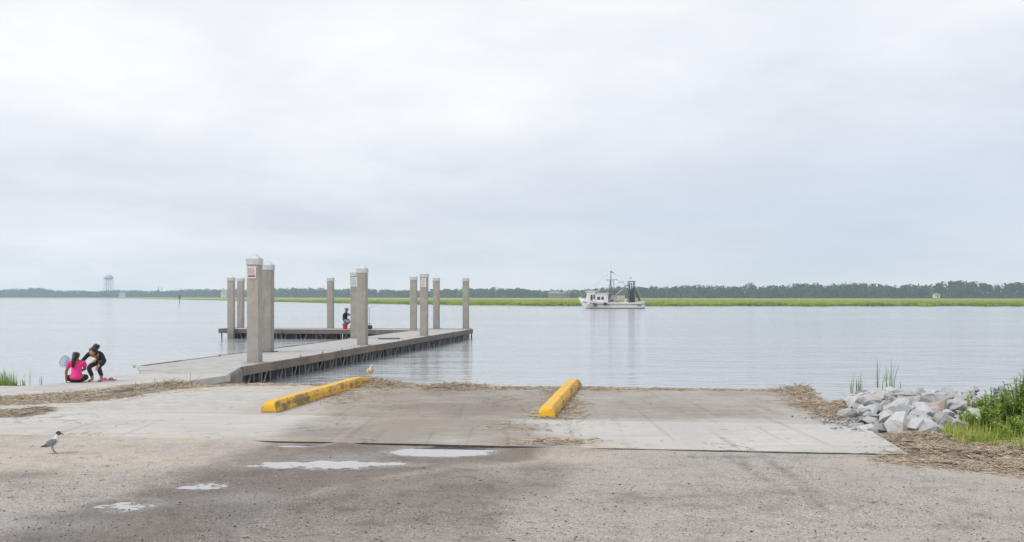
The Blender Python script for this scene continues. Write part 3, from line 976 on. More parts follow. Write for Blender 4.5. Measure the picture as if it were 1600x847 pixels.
x, y, core = along([(-40, 629, 8), (60, 627, 8), (130, 620, 7), (200, 610, 5.6), (245, 604, 4), (300, 599, 2.6)], 3000, 16, .68)
P = pile(x, y, core, .022); P[:, 2] = np.maximum(P[:, 2], np.where((ST(x, y)[0] > 15.6) & (ST(x, y)[1] < -9.85), .695 - np.clip(ST(x, y)[0] - 18.2, 0, 9) * .017, 0) + .012 * core)
straws('straw_wrack', P, (.10, .38), (.007, .014), 'drift of tan dead reed straw along the walkway edge', tilt=.16)
x, y, core = along([(-40, 650, 6), (40, 648, 5), (75, 642, 3)], 900, 6)
straws('straw_wrack', pile(x, y, core, .04), (.10, .5), (.006, .012), 'thin patch of straw on the pale concrete at the left', tilt=.08)
g_pile('straw_heap', 272, 599, 34, 4, 1800, .10, (.15, .6), 'brown heap of straw with loose stems beside the walkway skirt', z=.66, tilt=.3)
g_pile('straw_heap', 278, 594, 18, 2, 26, .18, (.4, .9), 'few long dry stems sticking up from the straw heap', z=.66, tilt=.75)
# crest debris
x, y, core = along([(290, 601, 4), (420, 601, 3), (560, 602, 4), (700, 604, 6), (780, 606, 4), (860, 606, 4), (960, 608, 4), (1100, 609, 2.5), (1250, 610, 2.5)], 2600, 14)
straws('straw_wrack', pile(x, y, core, .015), (.08, .35), (.006, .013), 'thin brown line of straw along the crest of the ramp', tilt=.10, dirbias=-.1)
g_pile('straw_wrack', 715, 606, 50, 5, 1600, .06, (.1, .4), 'brown tuft of straw on the crest between the kerbs')
g_pile('straw_heap', 610, 600, 34, 8, 1500, .11, (.08, .3), 'brown debris heap at the water end of the left kerb')
g_pile('shell_heap', 592, 598, 24, 9, 2200, .17, (.03, .09), 'heap of pale shell and reed bits against the left kerb', mat='shells')
for (u, v, ru, rv, n_, t_) in ((880, 625, 22, 24, 900, 'beside the right kerb'), (850, 651, 26, 6, 260, 'at the near end of the right kerb'), (925, 606, 44, 5, 900, 'at the water end of the right kerb'),
                               (540, 618, 30, 14, 240, 'along the left kerb'), (870, 694, 60, 5, 160, 'on the apron step'), (820, 672, 80, 8, 70, 'over the stained lane')):
    g_pile('straw_litter', u, v, ru, rv, n_, .03, (.05, .28), 'loose brown straw ' + t_, tilt=.08)
# right side
g_pile('straw_heap', 1290, 615, 58, 11, 3000, .12, (.12, .5), 'tan straw mound at the top right corner of the ramp', tilt=.3)
x, y, core = along([(1262, 625, 12), (1300, 640, 14), (1335, 655, 10)], 2400, 20)
straws('straw_litter', pile(x, y, core, .04), (.05, .3), (.005, .012), 'straw litter between ramp edge and rocks', tilt=.12)
n_ = 15000
u = RNG.uniform(1330, 1760, n_); v = 676 + RNG.uniform(0, 1, n_) ** .8 * (42 + (u - 1330) * .06) + (u - 1400).clip(0) * .02
x, y = G(u, v); s, t = ST(x, y)
k = (t > 2.82 + RNG.normal(0, .05, n_)) & (vnoise(x * 2.3, y * 2.3, 8) + RNG.uniform(-.4, .4, n_) > .57)
x, y = x[k], y[k]
straws('straw_litter', pile(x, y, np.ones(len(x)), .04), (.04, .28), (.005, .012), 'brown straw and mulch below the rocks on the right', tilt=.12)
x, y, core = along([(1380, 716, 8), (1480, 726, 8), (1600, 738, 9), (1760, 752, 12)], 2600, 20)
straws('straw_litter', pile(x, y, core, .015), (.03, .2), (.004, .010), 'scattered straw over the asphalt edge on the right', tilt=.08)
n_ = 1000
u = RNG.uniform(-60, 1660, n_); v = 606 + RNG.uniform(0, 1, n_) ** 1.3 * 230
x, y = G(u, v); s, t = ST(x, y); k = (t < 2.7) & ((s < 18.9))
straws('straw_litter', pile(x[k], y[k], np.ones(k.sum()), .006), (.02, .12), (.003, .006), 'single bits of dry stem strewn over the ground', tilt=.03,
       rnd=RNG.uniform(0, .5, k.sum()))


def stones(name, P, size, label, mat='pebbles', rnd=None):
    """many little irregular stones in one mesh"""
    n_ = len(P)
    base = np.array([(1, 0, 0), (-1, 0, 0), (0, 1, 0), (0, -1, 0), (0, 0, 1), (0, 0, -1)], float)
    tri = np.array([(0, 2, 4), (2, 1, 4), (1, 3, 4), (3, 0, 4), (2, 0, 5), (1, 2, 5), (3, 1, 5), (0, 3, 5)])
    r = size[:, None, None] * RNG.uniform(.6, 1.2, (n_, 6, 1)) * base[None]
    r[:, :, 2] *= .6
    a = RNG.uniform(0, 2 * PI, n_); ca, sa_ = np.cos(a)[:, None], np.sin(a)[:, None]
    V = np.stack([r[:, :, 0] * ca - r[:, :, 1] * sa_, r[:, :, 0] * sa_ + r[:, :, 1] * ca, r[:, :, 2]], -1) + P[:, None, :]
    T_ = (np.arange(n_)[:, None, None] * 6 + tri[None]).reshape(-1, 3)
    rv = RNG.uniform(0, 1, n_) if rnd is None else rnd
    return tag(mesh_np(name, V.reshape(-1, 3), tris=T_, mat=mat, attrs=dict(rnd=np.repeat(rv, 6))), label, kind='stuff')


n_ = 4200
v = 700 + 160 * RNG.uniform(0, 1, n_) ** .75; u = RNG.uniform(-40, 1640, n_)
x, y = G(u, v); s, t = ST(x, y); k = s < 11.3
x, y, s, t = x[k], y[k], s[k], t[k]
stones('gravel', np.stack([x, y, lot_height(x, y, s, t) + .002], 1), RNG.gamma(2.0, .0017, len(x)) + .0022, 'loose grit and small pebbles on the asphalt', rnd=RNG.beta(.9, 1.3, len(x)))
x, y, core = along([(1300, 640, 22), (1330, 655, 14), (1360, 668, 8)], 900, 22)
stones('gravel', pile(x, y, core, .02), RNG.gamma(2, .006, 900) + .010, 'grey crushed gravel between ramp edge and rocks', mat='gapstone', rnd=RNG.uniform(.35, 1, 900))

# ================================================================== RIPRAP
m, n, b = new_mat('granite', .85); M['granite'] = m
v = n.coord('Object'); o = n.N.new('ShaderNodeObjectInfo'); r = E(n.nt, o.outputs['Random'])
va = n.N.new('ShaderNodeVectorMath'); va.operation = 'ADD'; n.L.new(v, va.inputs[0]); n.L.new((r * 30.0).s, va.inputs[1]); vv = va.outputs[0]
base = n.ramp(r, [(0, (.34, .345, .36)), (.3, (.46, .465, .48)), (.6, (.56, .56, .56)), (.8, (.52, .49, .455)), (1, (.40, .405, .42))])
col = n.mix(n.noise(vv, 5, 5, .65, .6).ss(.45, .7) * .7, base, n.mix(1.0, base, (.6, .6, .64), 'MULTIPLY'))
col = n.mix(n.noise(vv, 60, 3, .7).ss(.58, .75) * .5, col, (.17, .17, .18))
col = n.mix(n.noise(vv, 2.5, 4, .7).ss(.6, .75) * .5, col, (.42, .34, .25))
put(n, b, 'Base Color', col); put(n, b, 'Normal', n.bump(n.noise(vv, 14, 6, .7), .5, .03))
M['granite_pink'] = nmat('granite_pink', (.45, .375, .345), (.37, .305, .285), 5, .85, .5, 16, dark=(.48, .44, .41))
M['granite_dark'] = nmat('granite_dark', (.23, .235, .25), (.30, .305, .31), 4, .85, .5, 16, dark=(.17, .17, .175))


def rock_mesh(seed):
    rr = random.Random(seed)
    bm = bmesh.new()
    for _ in range(15):
        p = Vector((rr.gauss(0, 1), rr.gauss(0, 1), rr.gauss(0, 1))).normalized()
        p = Vector((p.x * rr.uniform(.75, 1.1), p.y * rr.uniform(.6, .95), p.z * rr.uniform(.5, .75)))
        bm.verts.new(p)
    res = bmesh.ops.convex_hull(bm, input=bm.verts)
    bmesh.ops.delete(bm, geom=[e for e in res['geom_interior'] if isinstance(e, bmesh.types.BMVert)], context='VERTS')
    bmesh.ops.dissolve_limit(bm, angle_limit=.30, verts=bm.verts, edges=bm.edges)
    bmesh.ops.bevel(bm, geom=list(bm.edges), offset=.022, segments=1, affect='EDGES')
    bmesh.ops.triangulate(bm, faces=bm.faces)
    bmesh.ops.subdivide_edges(bm, edges=bm.edges, cuts=1, use_grid_fill=True)
    for v_ in bm.verts:
        v_.co *= 1 + rr.gauss(0, .010)
    bmesh.ops.recalc_face_normals(bm, faces=bm.faces)
    me = bpy.data.meshes.new('boulder'); bm.to_mesh(me); bm.free(); me.update()
    return me


RM = [rock_mesh(100 + i) for i in range(16)]
RMP = [RM[3].copy(), RM[8].copy()]; RMD = [RM[i].copy() for i in (1, 5, 10, 13)]
for me in RM: me.materials.append(M['granite'])
for me in RMP: me.materials.append(M['granite_pink'])
for me in RMD: me.materials.append(M['granite_dark'])


def in_poly(px, py, poly):
    c = False; j = len(poly) - 1
    for i in range(len(poly)):
        (xi, yi), (xj, yj) = poly[i], poly[j]
        if (yi > py) != (yj > py) and px < (xj - xi) * (py - yi) / (yj - yi) + xi: c = not c
        j = i
    return c


# footprint of the heap on the bank (plan positions surveyed at ground level)
FOOT = [G(*p) for p in ((1318, 648), (1344, 672), (1440, 684), (1490, 678), (1560, 668), (1640, 662))] + [(9.2, 17.6), (9.3, 18.6), (6.55, 18.6), (5.95, 17.0), (5.35, 15.6)]
rocks = []
rr = random.Random(11)


def heap_h(x, y):
    s, t = ST(x, y)
    zb = float(bank(np.array(s), np.array(t), np.array(x), np.array(y)))
    return zb + .05 + .06 * float(sstep(y, 12.7, 14.0)) + .02 * float(sstep(y, 16, 18))


cells = []
for (r0, r1, gap, lift, most) in ((.095, .17, .235, .05, 232), (.06, .10, .19, .09, 63)):
    cand = []
    for i in range(60):
        for j in range(60):
            x = 4.2 + i * gap * .9 + (j % 2) * gap * .45 + rr.uniform(-.3, .3) * gap; y = 12.2 + j * gap * .86 + rr.uniform(-.3, .3) * gap
            if in_poly(x, y, FOOT): cand.append((x, y))
    if r0 < .08: cand = [c for c in cand if min(math.hypot(c[0] - q[0], c[1] - q[1]) - q[2] * .6 for q in cells) > 0]
    rr.shuffle(cand)
    for x, y in sorted(cand[:most] if r0 < .08 else cand)[:most]:
        r = rr.uniform(r0, r1) * (1.35 if rr.random() < .16 else 1)
        cells.append((x, y, r))
        rocks.append((x, y, r, heap_h(x, y) + rr.uniform(-.02, lift)))
gx_ = np.array([rr.uniform(4.4, 9) for _ in range(9000)]); gy_ = np.array([rr.uniform(12.3, 18.6) for _ in range(9000)])
kk = np.array([in_poly(x, y, FOOT) for x, y in zip(gx_, gy_)]); gx_, gy_ = gx_[kk], gy_[kk]
stones('broken_stone', np.stack([gx_, gy_, np.array([heap_h(x, y) for x, y in zip(gx_, gy_)]) - .06], 1), RNG.uniform(.03, .075, len(gx_)), 'small broken grey stone filling the gaps of the rock bank', mat='gapstone', rnd=RNG.uniform(0, 1, len(gx_)))
x, y = G(1475, 664); pinkpos = (x, y + .25)
rocks = [q for q in rocks if math.hypot(q[0] - pinkpos[0], q[1] - pinkpos[1]) > .24]
for i, (x, y, r, z, *_ ) in enumerate(rocks):
    kd = rr.random()
    if kd < .88: me, cn = rr.choice(RM), 'grey'
    else: me, cn = rr.choice(RMD), 'dark'
    o = bpy.data.objects.new('riprap_rock', me); COL.objects.link(o)
    o.location = (x, y, z); o.scale = (r * rr.uniform(1.0, 1.35), r * rr.uniform(.9, 1.15), r * rr.uniform(.85, 1.15))
    o.rotation_euler = (rr.uniform(-.5, .5), rr.uniform(-.5, .5), rr.uniform(0, 2 * PI))
    big = 'large' if r > .15 else ('medium' if r > .095 else 'small')
    hue = 'pale grey' if cn == 'grey' else 'dark grey'
    u_ = CX + F * x / y
    where = 'at the straw foot of the heap' if y < 13.7 else ('at the waterside of the heap' if y > 16.6 else 'in the middle of the heap')
    side = 'towards the ramp' if u_ < 1440 else 'towards the bushes'
    tag(o, f'{big} {hue} rock {where}, {side}', 'rock', f'{big} {hue} rocks {where}, {side}')
o = bpy.data.objects.new('riprap_rock', RMP[0]); COL.objects.link(o); o.location = (pinkpos[0], pinkpos[1], LOT + .15)
o.scale = (.20, .18, .36); o.rotation_euler = (.1, .25, .6); tag(o, 'tall pinkish pointed rock standing beside the grass', 'rock')
x, y = G(1462, 664)
o = bpy.data.objects.new('riprap_rock', RMP[1]); COL.objects.link(o); o.location = (x, y, LOT + .16)
o.scale = (.17, .15, .24); o.rotation_euler = (.3, -.2, 1.6); tag(o, 'small rusty pink rock leaning on the tall pink one', 'rock')


# ================================================================== PLANTS
def blades(name, P, H, wid, lean, label, mat='blade', parent=None, kind='stuff', rnd=None, cat=None, group=None):
    n_ = len(P)
    h = RNG.uniform(H[0], H[1], n_); w_ = RNG.uniform(wid[0], wid[1], n_)
    a = RNG.uniform(0, 2 * PI, n_); ln = np.abs(RNG.normal(0, lean, n_))
    dirv = np.stack([np.cos(a), np.sin(a), 0 * a], 1); sdv = np.stack([-np.sin(a), np.cos(a), 0 * a], 1)
    V = []
    for q, ww in ((0, 1), (.4, .85), (.75, .55)):
        c = P + np.array([0, 0, 1.0]) * (h * q * (1 - .25 * ln * q))[:, None] + dirv * (h * ln * q * q)[:, None]
        V += [c - sdv * (w_ * ww * .5)[:, None], c + sdv * (w_ * ww * .5)[:, None]]
    V.append(P + np.array([0, 0, 1.0]) * (h * (1 - .25 * ln))[:, None] + dirv * (h * ln)[:, None])
    V = np.stack(V, 1).reshape(-1, 3)
    i = np.arange(n_)[:, None] * 7
    Q = np.concatenate([np.concatenate([i, i + 1, i + 3, i + 2], 1), np.concatenate([i + 2, i + 3, i + 5, i + 4], 1)])
    Tt = np.concatenate([i + 4, i + 5, i + 6], 1)
    r = RNG.beta(2, 2.4, n_) if rnd is None else rnd
    o = mesh_np(name, V, quads=Q, tris=Tt, mat=mat, parent=parent, attrs=dict(rnd=np.repeat(r, 7)))
    return tag(o, label, cat, group, kind)


def patch(n_, poly, z=LOT):
    us = [p[0] for p in poly]; vs = [p[1] for p in poly]
    out = []
    pl = [G(*p, z) for p in poly]
    xs, ys = [p[0] for p in pl], [p[1] for p in pl]
    while len(out) < n_:
        x, y = random.uniform(min(xs), max(xs)), random.uniform(min(ys), max(ys))
        if in_poly(x, y, pl): out.append((x, y))
    return np.array(out).T


x, y = patch(5200, [(1462, 682), (1500, 700), (1600, 716), (1760, 730), (1760, 664), (1560, 662), (1505, 672)])
k = fbm(x * 1.6, y * 1.6, 61) + RNG.uniform(-.16, .16, len(x)) > .40
x, y = x[k], y[k]
blades('grass', np.stack([x, y, surf(x, y)], 1), (.08, .22), (.006, .012), .5, 'lush green grass growing below the rocks at the right', rnd=np.clip(fbm(x * 2.2, y * 2.2, 66) * 1.3 - .25 + RNG.normal(0, .14, len(x)), 0, 1))
x, y = patch(2600, [(1455, 676), (1500, 690), (1560, 690), (1760, 700), (1760, 640), (1580, 650), (1500, 664)])
k = fbm(x * 1.3, y * 1.3, 71) + RNG.uniform(-.14, .14, len(x)) > .46
x, y = x[k], y[k]
blades('grass', np.stack([x, y, surf(x, y)], 1), (.18, .36), (.004, .008), .35, 'taller yellowish grass stems behind the short grass', rnd=RNG.beta(3.2, 1.8, len(x)))

x, y = patch(9000, [(1640, 634), (1640, 716), (1760, 735), (2500, 790), (2500, 634)])
blades('grass', np.stack([x, y, surf(x, y)], 1), (.15, .42), (.007, .014), .4, 'rough grass running on along the bank past the shrubs', rnd=np.clip(fbm(x * 1.8, y * 1.8, 63) * 1.3 - .2 + RNG.normal(0, .14, len(x)), 0, 1))


def shrub(x, y, z, h, spread, stems, label, seed):
    rs = random.Random(seed)
    root = empty('leafy_shrub', (x, y, z)); tag(root, label, 'shrub', 'leafy shrubs at the right edge')
    st = MB(); LV, LQ, LR = [], [], []
    for k in range(stems):
        a = rs.uniform(0, 2 * PI); rad = spread * rs.uniform(.05, 1)
        hh = h * rs.uniform(.55, 1) * (1 - .35 * rad / spread)
        b0 = Vector((math.cos(a) * rad * .35, math.sin(a) * rad * .35, 0))
        tp_ = Vector((math.cos(a) * rad, math.sin(a) * rad, hh))
        md = (b0 + tp_) / 2 + Vector((rs.uniform(-.04, .04), rs.uniform(-.04, .04), .03))
        st.tube([b0, md, tp_], [.006, .005, .002], 5)
        nl = int(16 + 46 * hh)
        for j in range(nl):
            q = .12 + .88 * (j + rs.random()) / nl
            p = b0.lerp(md, q * 2) if q < .5 else md.lerp(tp_, q * 2 - 1)
            la = rs.uniform(0, 2 * PI); L = rs.uniform(.035, .075) * (1.25 - .5 * q); up = rs.uniform(-.1, .9)
            d = Vector((math.cos(la) * math.cos(up), math.sin(la) * math.cos(up), math.sin(up)))
            sd_ = d.cross(Vector((0, 0, 1))).normalized(); nm = sd_.cross(d)
            w_ = L * rs.uniform(.22, .34)
            i0 = len(LV)
            LV += [p, p + d * L * .45 + sd_ * w_ + nm * .006, p + d * L, p + d * L * .45 - sd_ * w_ + nm * .006]
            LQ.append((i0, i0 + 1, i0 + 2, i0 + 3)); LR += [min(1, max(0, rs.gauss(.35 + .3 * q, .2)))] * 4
    st.build('stem', 'bark', root)
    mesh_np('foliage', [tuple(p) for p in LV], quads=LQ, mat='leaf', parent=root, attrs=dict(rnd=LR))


for i, (u, v, h, sp_, ns, lab) in enumerate((
        (1545, 682, .48, .22, 20, 'bushy low shrub standing in the grass before the rocks'),
        (1512, 678, .36, .18, 12, 'small leafy plant in the yellowish grass at its left end'),
        (1598, 674, .84, .34, 46, 'tallest bright green leafy shrub at the right edge'),
        (1568, 674, .58, .26, 30, 'leafy shrub left of the tallest, beside the rocks'),
        (1550, 666, .56, .18, 16, 'low sprig of leaves between the shrubs and rocks'),
        (1518, 666, .46, .13, 10, 'leftmost low leafy sprig in front of the rocks'),
        (1535, 664, .54, .12, 10, 'thin upright sprig growing among the rocks'),
        (1640, 666, .88, .42, 36, 'dense shrub cut by the right edge of the picture'),
        (1590, 690, .34, .30, 22, 'low spreading leafy shrub in the grass'))):
    x, y = G(u, v); s_, t_ = ST(x, y)
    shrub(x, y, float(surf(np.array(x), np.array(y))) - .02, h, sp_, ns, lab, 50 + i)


def reed(u, v, n_, H, spread, label, z=.55, mat='reed', lean=.12):
    x, y = G(u, v, z)
    P = np.stack([RNG.normal(0, spread, n_), RNG.normal(0, spread * .7, n_), np.zeros(n_)], 1)
    o = blades('reed_clump', P, H, (.014, .026), lean, label, mat, kind=None, cat='reeds', group='green reed clumps along the water')
    o.location = (x, y, z)


reed(1389, 617, 11, (.40, .78), .09, 'tallest clump of green reeds behind the rocks')
reed(1343, 615, 8, (.25, .50), .05, 'short clump of green reeds beside the straw mound')
reed(1329, 615, 4, (.2, .45), .03, 'thin pair of reeds nearest the straw mound')
reed(1374, 617, 3, (.6, 1.0), .05, 'few very tall bare reed stems behind the rocks', lean=.05)
reed(1404, 618, 2, (.3, .4), .03, 'lone reed blade right of the tallest clump')
x, y = patch(900, [(-60, 609), (-60, 602), (20, 604), (27, 606.5), (10, 609)], .3)
o = blades('marsh_grass', np.stack([x, y, np.full(len(x), .22)], 1), (.22, .55), (.008, .016), .3, 'tuft of green marsh grass left of the walkway', 'reed')
reed(36, 606.5, 12, (.12, .30), .12, 'low reed tips beside the marsh grass at left', .3)
reed(42, 605.5, 3, (.3, .62), .06, 'three tall thin reed stems at left', .3, lean=.05)
reed(63, 604.5, 3, (.2, .58), .015, 'lone dark reed stem at the walkway edge', .45, lean=.03)
# soft bank the marsh grass grows on
x, y = G(-30, 607, .2)
mb = MB(); mb.ball((x, y + .3, .0), (1.2, 1.0, .28), 20, 8); o = mb.build('mud_bank', 'seabed', smooth=True); tag(o, kind='structure')

# ================================================================== PEOPLE
M['skin'] = nmat('skin', (.26, .14, .085), (.22, .115, .07), 6, .55, .05, 60)
M['skin_light'] = nmat('skin_light', (.40, .23, .15), (.34, .19, .12), 6, .55, .05, 60)
M['hair'] = nmat('hair', (.014, .011, .010), (.03, .022, .018), 10, .5, .5, 60, stretch=(3, 3, .5))
M['pink_cloth'] = nmat('pink_cloth', (.85, .04, .26), (.78, .03, .21), 5, .8, .25, 25)
M['pink_shoe'] = nmat('pink_shoe', (.62, .16, .28), (.50, .10, .20), 9, .6, .1, 30)
M['black_cloth'] = nmat('black_cloth', (.016, .015, .020), (.028, .024, .032), 6, .85, .3, 25)
M['legging'] = nmat('legging', (.018, .014, .022), (.055, .03, .045), 14, .8, .2, 25, dark=(.16, .03, .05))
M['grey_cloth'] = nmat('grey_cloth', (.25, .27, .29), (.19, .205, .225), 6, .85, .3, 25)
M['blue_cloth'] = nmat('blue_cloth', (.07, .30, .50), (.05, .24, .42), 6, .8, .2, 25)
M['red_plastic'] = nmat('red_plastic', (.62, .03, .06), (.55, .02, .05), 3, .4, 0)
M['white'] = nmat('white', (.72, .72, .71), (.64, .645, .64), 4, .6, .05, 20)
M['white_eye'] = new_mat('white_eye', .3, (.8, .8, .78))[0]
M['net_blue'] = nmat('net_blue', (.14, .38, .60), (.34, .58, .74), 18, .7, 0)


def fig(name, nodes, edges, mat, parent, sub=2):
    """continuous skinned figure: nodes name -> (xyz, radius)"""
    keys = list(nodes); ix = {k: i for i, k in enumerate(keys)}
    me = bpy.data.meshes.new(name)
    me.from_pydata([nodes[k][0] for k in keys], [(ix[a], ix[b]) for a, b in edges], [])
    o = bpy.data.objects.new(name, me); COL.objects.link(o)
    sk = o.modifiers.new('skin', 'SKIN'); sk.use_smooth_shade = True
    for k in keys:
        d = me.skin_vertices[0].data[ix[k]]; r = nodes[k][1]
        d.radius = (r, r) if not hasattr(r, '__len__') else r
        d.use_root = False
    me.skin_vertices[0].data[0].use_root = True
    sb = o.modifiers.new('sub', 'SUBSURF'); sb.levels = sub; sb.render_levels = sub
    dg = bpy.context.evaluated_depsgraph_get(); dg.update()
    m2 = bpy.data.meshes.new_from_object(o.evaluated_get(dg))
    bpy.data.objects.remove(o); m2.name = name
    m2.materials.clear()
    return link(name, m2, mat, parent, True)


def chain(e, *ks):
    e += list(zip(ks[:-1], ks[1:]))


def hand(nodes, edges, wrist, d, side, key, sc=1.0):
    """palm, four curled fingers and a thumb off the side of the palm"""
    w = Vector(nodes[wrist][0]); d = Vector(d).normalized(); sd_ = Vector(side).normalized()
    nm = d.cross(sd_)
    pk = key + 'palm'; nodes[pk] = (tuple(w + d * .045 * sc), .021 * sc); edges.append((wrist, pk))
    for i, (off, L) in enumerate(((-.026, .055), (-.009, .064), (.009, .061), (.026, .047))):
        k0, k1, k2 = (f'{key}f{i}{j}' for j in range(3))
        b0 = w + d * .075 * sc + sd_ * off * sc
        nodes[k0] = (tuple(b0), .0085 * sc); nodes[k1] = (tuple(b0 + (d * .8 + nm * .25) * L * .55 * sc), .0075 * sc)
        nodes[k2] = (tuple(b0 + (d * .55 + nm * .75) * L * sc), .006 * sc)
        edges += [(pk, k0), (k0, k1), (k1, k2)]
    k0, k1 = key + 't0', key + 't1'
    nodes[k0] = (tuple(w + d * .035 * sc - sd_ * .035 * sc), .010 * sc); nodes[k1] = (tuple(w + d * .066 * sc - sd_ * .052 * sc + nm * .014 * sc), .007 * sc)
    edges += [(pk, k0), (k0, k1)]


def face(parent, c, fwd, r, up=(0, 0, 1)):
    f = Vector(fwd).normalized(); u = (Vector(up) - f * Vector(up).dot(f)).normalized(); s_ = f.cross(u)
    c = Vector(c)
    for sg in (-1, 1):
        e = MB(); e.ball(c + f * r * .90 + s_ * sg * r * .36 + u * r * .08, r * .11, 8, 6); eo = e.build('eye', 'white_eye', parent, True)
        p = MB(); p.ball(c + f * r * .99 + s_ * sg * r * .36 + u * r * .08, r * .06, 8, 6); p.build('pupil', 'dark', eo, True)
    mo = MB(); mo.ball(c + f * r * .93 - u * r * .48, (r * .2, r * .2, r * .07), 8, 6); mo.build('mouth', 'pink_shoe', parent, True)


def person(loc, rz, label): 
    r = empty('person', loc, rz); return tag(r, label, 'person')


WZ = .70
# ---- girl in pink, seated with her back to us
gx, gy = G(119, 597.5, .66); zg = .672 - max(0, ST(gx, gy)[0] - 18.3) * .0171
girl = person((gx, gy, zg), .18, 'seated child in a bright pink shirt with a dark ponytail, seen from behind')
B, ed = {}, []
B.update(pelvis=((0, .02, .10), .105), waist=((0, .035, .22), .088), chest=((.0, .05, .35), .095), upper=((0, .05, .42), .07), neck=((-.005, .06, .475), .036), jaw=((-.01, .085, .525), .055), head=((-.012, .08, .585), .078), crown=((-.012, .07, .635), .05), nose=((-.02, .165, .565), .012),
         ls=((-.125, .05, .405), .042), le=((-.20, .02, .24), .032), lw=((-.205, .05, .075), .024), rs=((.125, .06, .405), .042), re=((.14, .17, .27), .032), rw=((.02, .27, .22), .024),
         lh=((-.085, .06, .085), .078), lk=((-.235, .24, .085), .055), la=((-.08, .33, .05), .035), lt=((.05, .36, .03), .03), rh=((.085, .06, .085), .078), rk=((.135, .31, .095), .055), ra=((.0, .33, .05), .035), rt=((-.10, .34, .03), .03))
chain(ed, 'pelvis', 'waist', 'chest', 'upper', 'neck', 'jaw', 'head', 'crown'); chain(ed, 'jaw', 'nose')
chain(ed, 'upper', 'ls', 'le', 'lw'); chain(ed, 'upper', 'rs', 're', 'rw'); chain(ed, 'pelvis', 'lh', 'lk', 'la', 'lt'); chain(ed, 'pelvis', 'rh', 'rk', 'ra', 'rt')
hand(B, ed, 'lw', (.05, .15, -1), (0, 1, 0), 'l', .8); hand(B, ed, 'rw', (-1, .3, .2), (0, .3, 1), 'r', .8)
bd = fig('body', B, ed, 'skin', girl); face(bd, (-.012, .085, .57), (-.1, 1, 0), .078)
Sg, se = {}, []
Sg.update(hem=((0, .015, .045), .135), pelvis=((0, .02, .12), .128), waist=((0, .03, .22), .108), chest=((0, .048, .35), .115), upper=((0, .05, .425), .08), col=((0, .055, .452), .05), ls=((-.13, .05, .408), .057), lsl=((-.175, .033, .30), .05), rs=((.13, .06, .408), .057), rsl=((.155, .12, .32), .05))
chain(se, 'hem', 'pelvis', 'waist', 'chest', 'upper', 'col'); chain(se, 'upper', 'ls', 'lsl'); chain(se, 'upper', 'rs', 'rsl')
fig('shirt', Sg, se, 'pink_cloth', girl)
Lg, le = {}, []
Lg.update(p=((0, .04, .08), .095), lh=((-.09, .07, .085), .086), lk=((-.238, .24, .085), .063), la=((-.10, .32, .05), .043), rh=((.09, .07, .085), .086), rk=((.137, .31, .095), .063), ra=((.02, .33, .05), .043))
chain(le, 'p', 'lh', 'lk', 'la'); chain(le, 'p', 'rh', 'rk', 'ra')
fig('leggings', Lg, le, 'black_cloth', girl)
Hn, he = {}, []
Hn.update(a=((-.012, .055, .605), .083), b=((-.02, .02, .575), .068), c=((-.03, -.035, .52), .046), d=((-.04, -.065, .44), .045), e=((-.045, -.07, .365), .038), f=((-.04, -.065, .31), .016))
chain(he, *'abcdef'); fig('hair', Hn, he, 'hair', girl)

# ---- child bending over, dark clothes
bx, by = G(150, 596, .65); zb = .672 - max(0, ST(bx, by)[0] - 18.3) * .0171
kid = person((bx, by, zb), 0, 'child in black long sleeves and dark leggings bending forward, hair in a bun')
B, ed = {}, []
B.update(pelvis=((.04, .18, .46), .085), waist=((.035, .09, .53), .08), chest=((.025, -.02, .575), .09), upper=((.012, -.085, .59), .062), neck=((.008, -.13, .598), .035), jaw=((.002, -.195, .585), .052), head=((.01, -.185, .645), .076), crown=((.016, -.16, .695), .05), nose=((-.006, -.272, .598), .012),
         ls=((-.12, -.08, .585), .042), le=((-.205, -.13, .47), .031), lw=((-.285, -.16, .39), .024), rs=((.145, -.06, .575), .042), re=((.205, -.08, .42), .031), rw=((.115, -.17, .335), .024),
         lh=((-.02, .17, .44), .07), lk=((-.155, -.01, .30), .05), la=((-.085, .03, .06), .032), lb=((-.09, .0, .03), .03), lt=((-.125, -.10, .022), .024), rh=((.09, .17, .44), .07), rk=((.06, -.03, .31), .05), ra=((.105, .05, .06), .032), rb=((.105, .02, .03), .03), rt=((.10, -.085, .022), .024))
chain(ed, 'pelvis', 'waist', 'chest', 'upper', 'neck', 'jaw', 'head', 'crown'); chain(ed, 'jaw', 'nose')
chain(ed, 'upper', 'ls', 'le', 'lw'); chain(ed, 'upper', 'rs', 're', 'rw'); chain(ed, 'pelvis', 'lh', 'lk', 'la', 'lb', 'lt'); chain(ed, 'pelvis', 'rh', 'rk', 'ra', 'rb', 'rt')
hand(B, ed, 'lw', (-.6, -.3, -.7), (0, 1, 0), 'l', .8); hand(B, ed, 'rw', (-.4, -.2, -1), (1, .2, 0), 'r', .8)
bd = fig('body', B, ed, 'skin_light', kid); face(bd, (.004, -.188, .622), (-.1, -1, -.25), .080)
Sg, se = {}, []
Sg.update(tail=((.045, .24, .45), .06), pelvis=((.04, .185, .475), .095), waist=((.035, .09, .535), .093), chest=((.025, -.02, .58), .104), upper=((.012, -.08, .592), .074), col=((.01, -.108, .596), .05),
          ls=((-.122, -.08, .587), .053), le=((-.207, -.13, .47), .042), lw=((-.275, -.155, .40), .033), rs=((.148, -.06, .577), .053), re=((.208, -.08, .42), .042), rw=((.128, -.157, .345), .033))
chain(se, 'tail', 'pelvis', 'waist', 'chest', 'upper', 'col'); chain(se, 'upper', 'ls', 'le', 'lw'); chain(se, 'upper', 'rs', 're', 'rw')
fig('shirt', Sg, se, 'black_cloth', kid)
Lg, le = {}, []
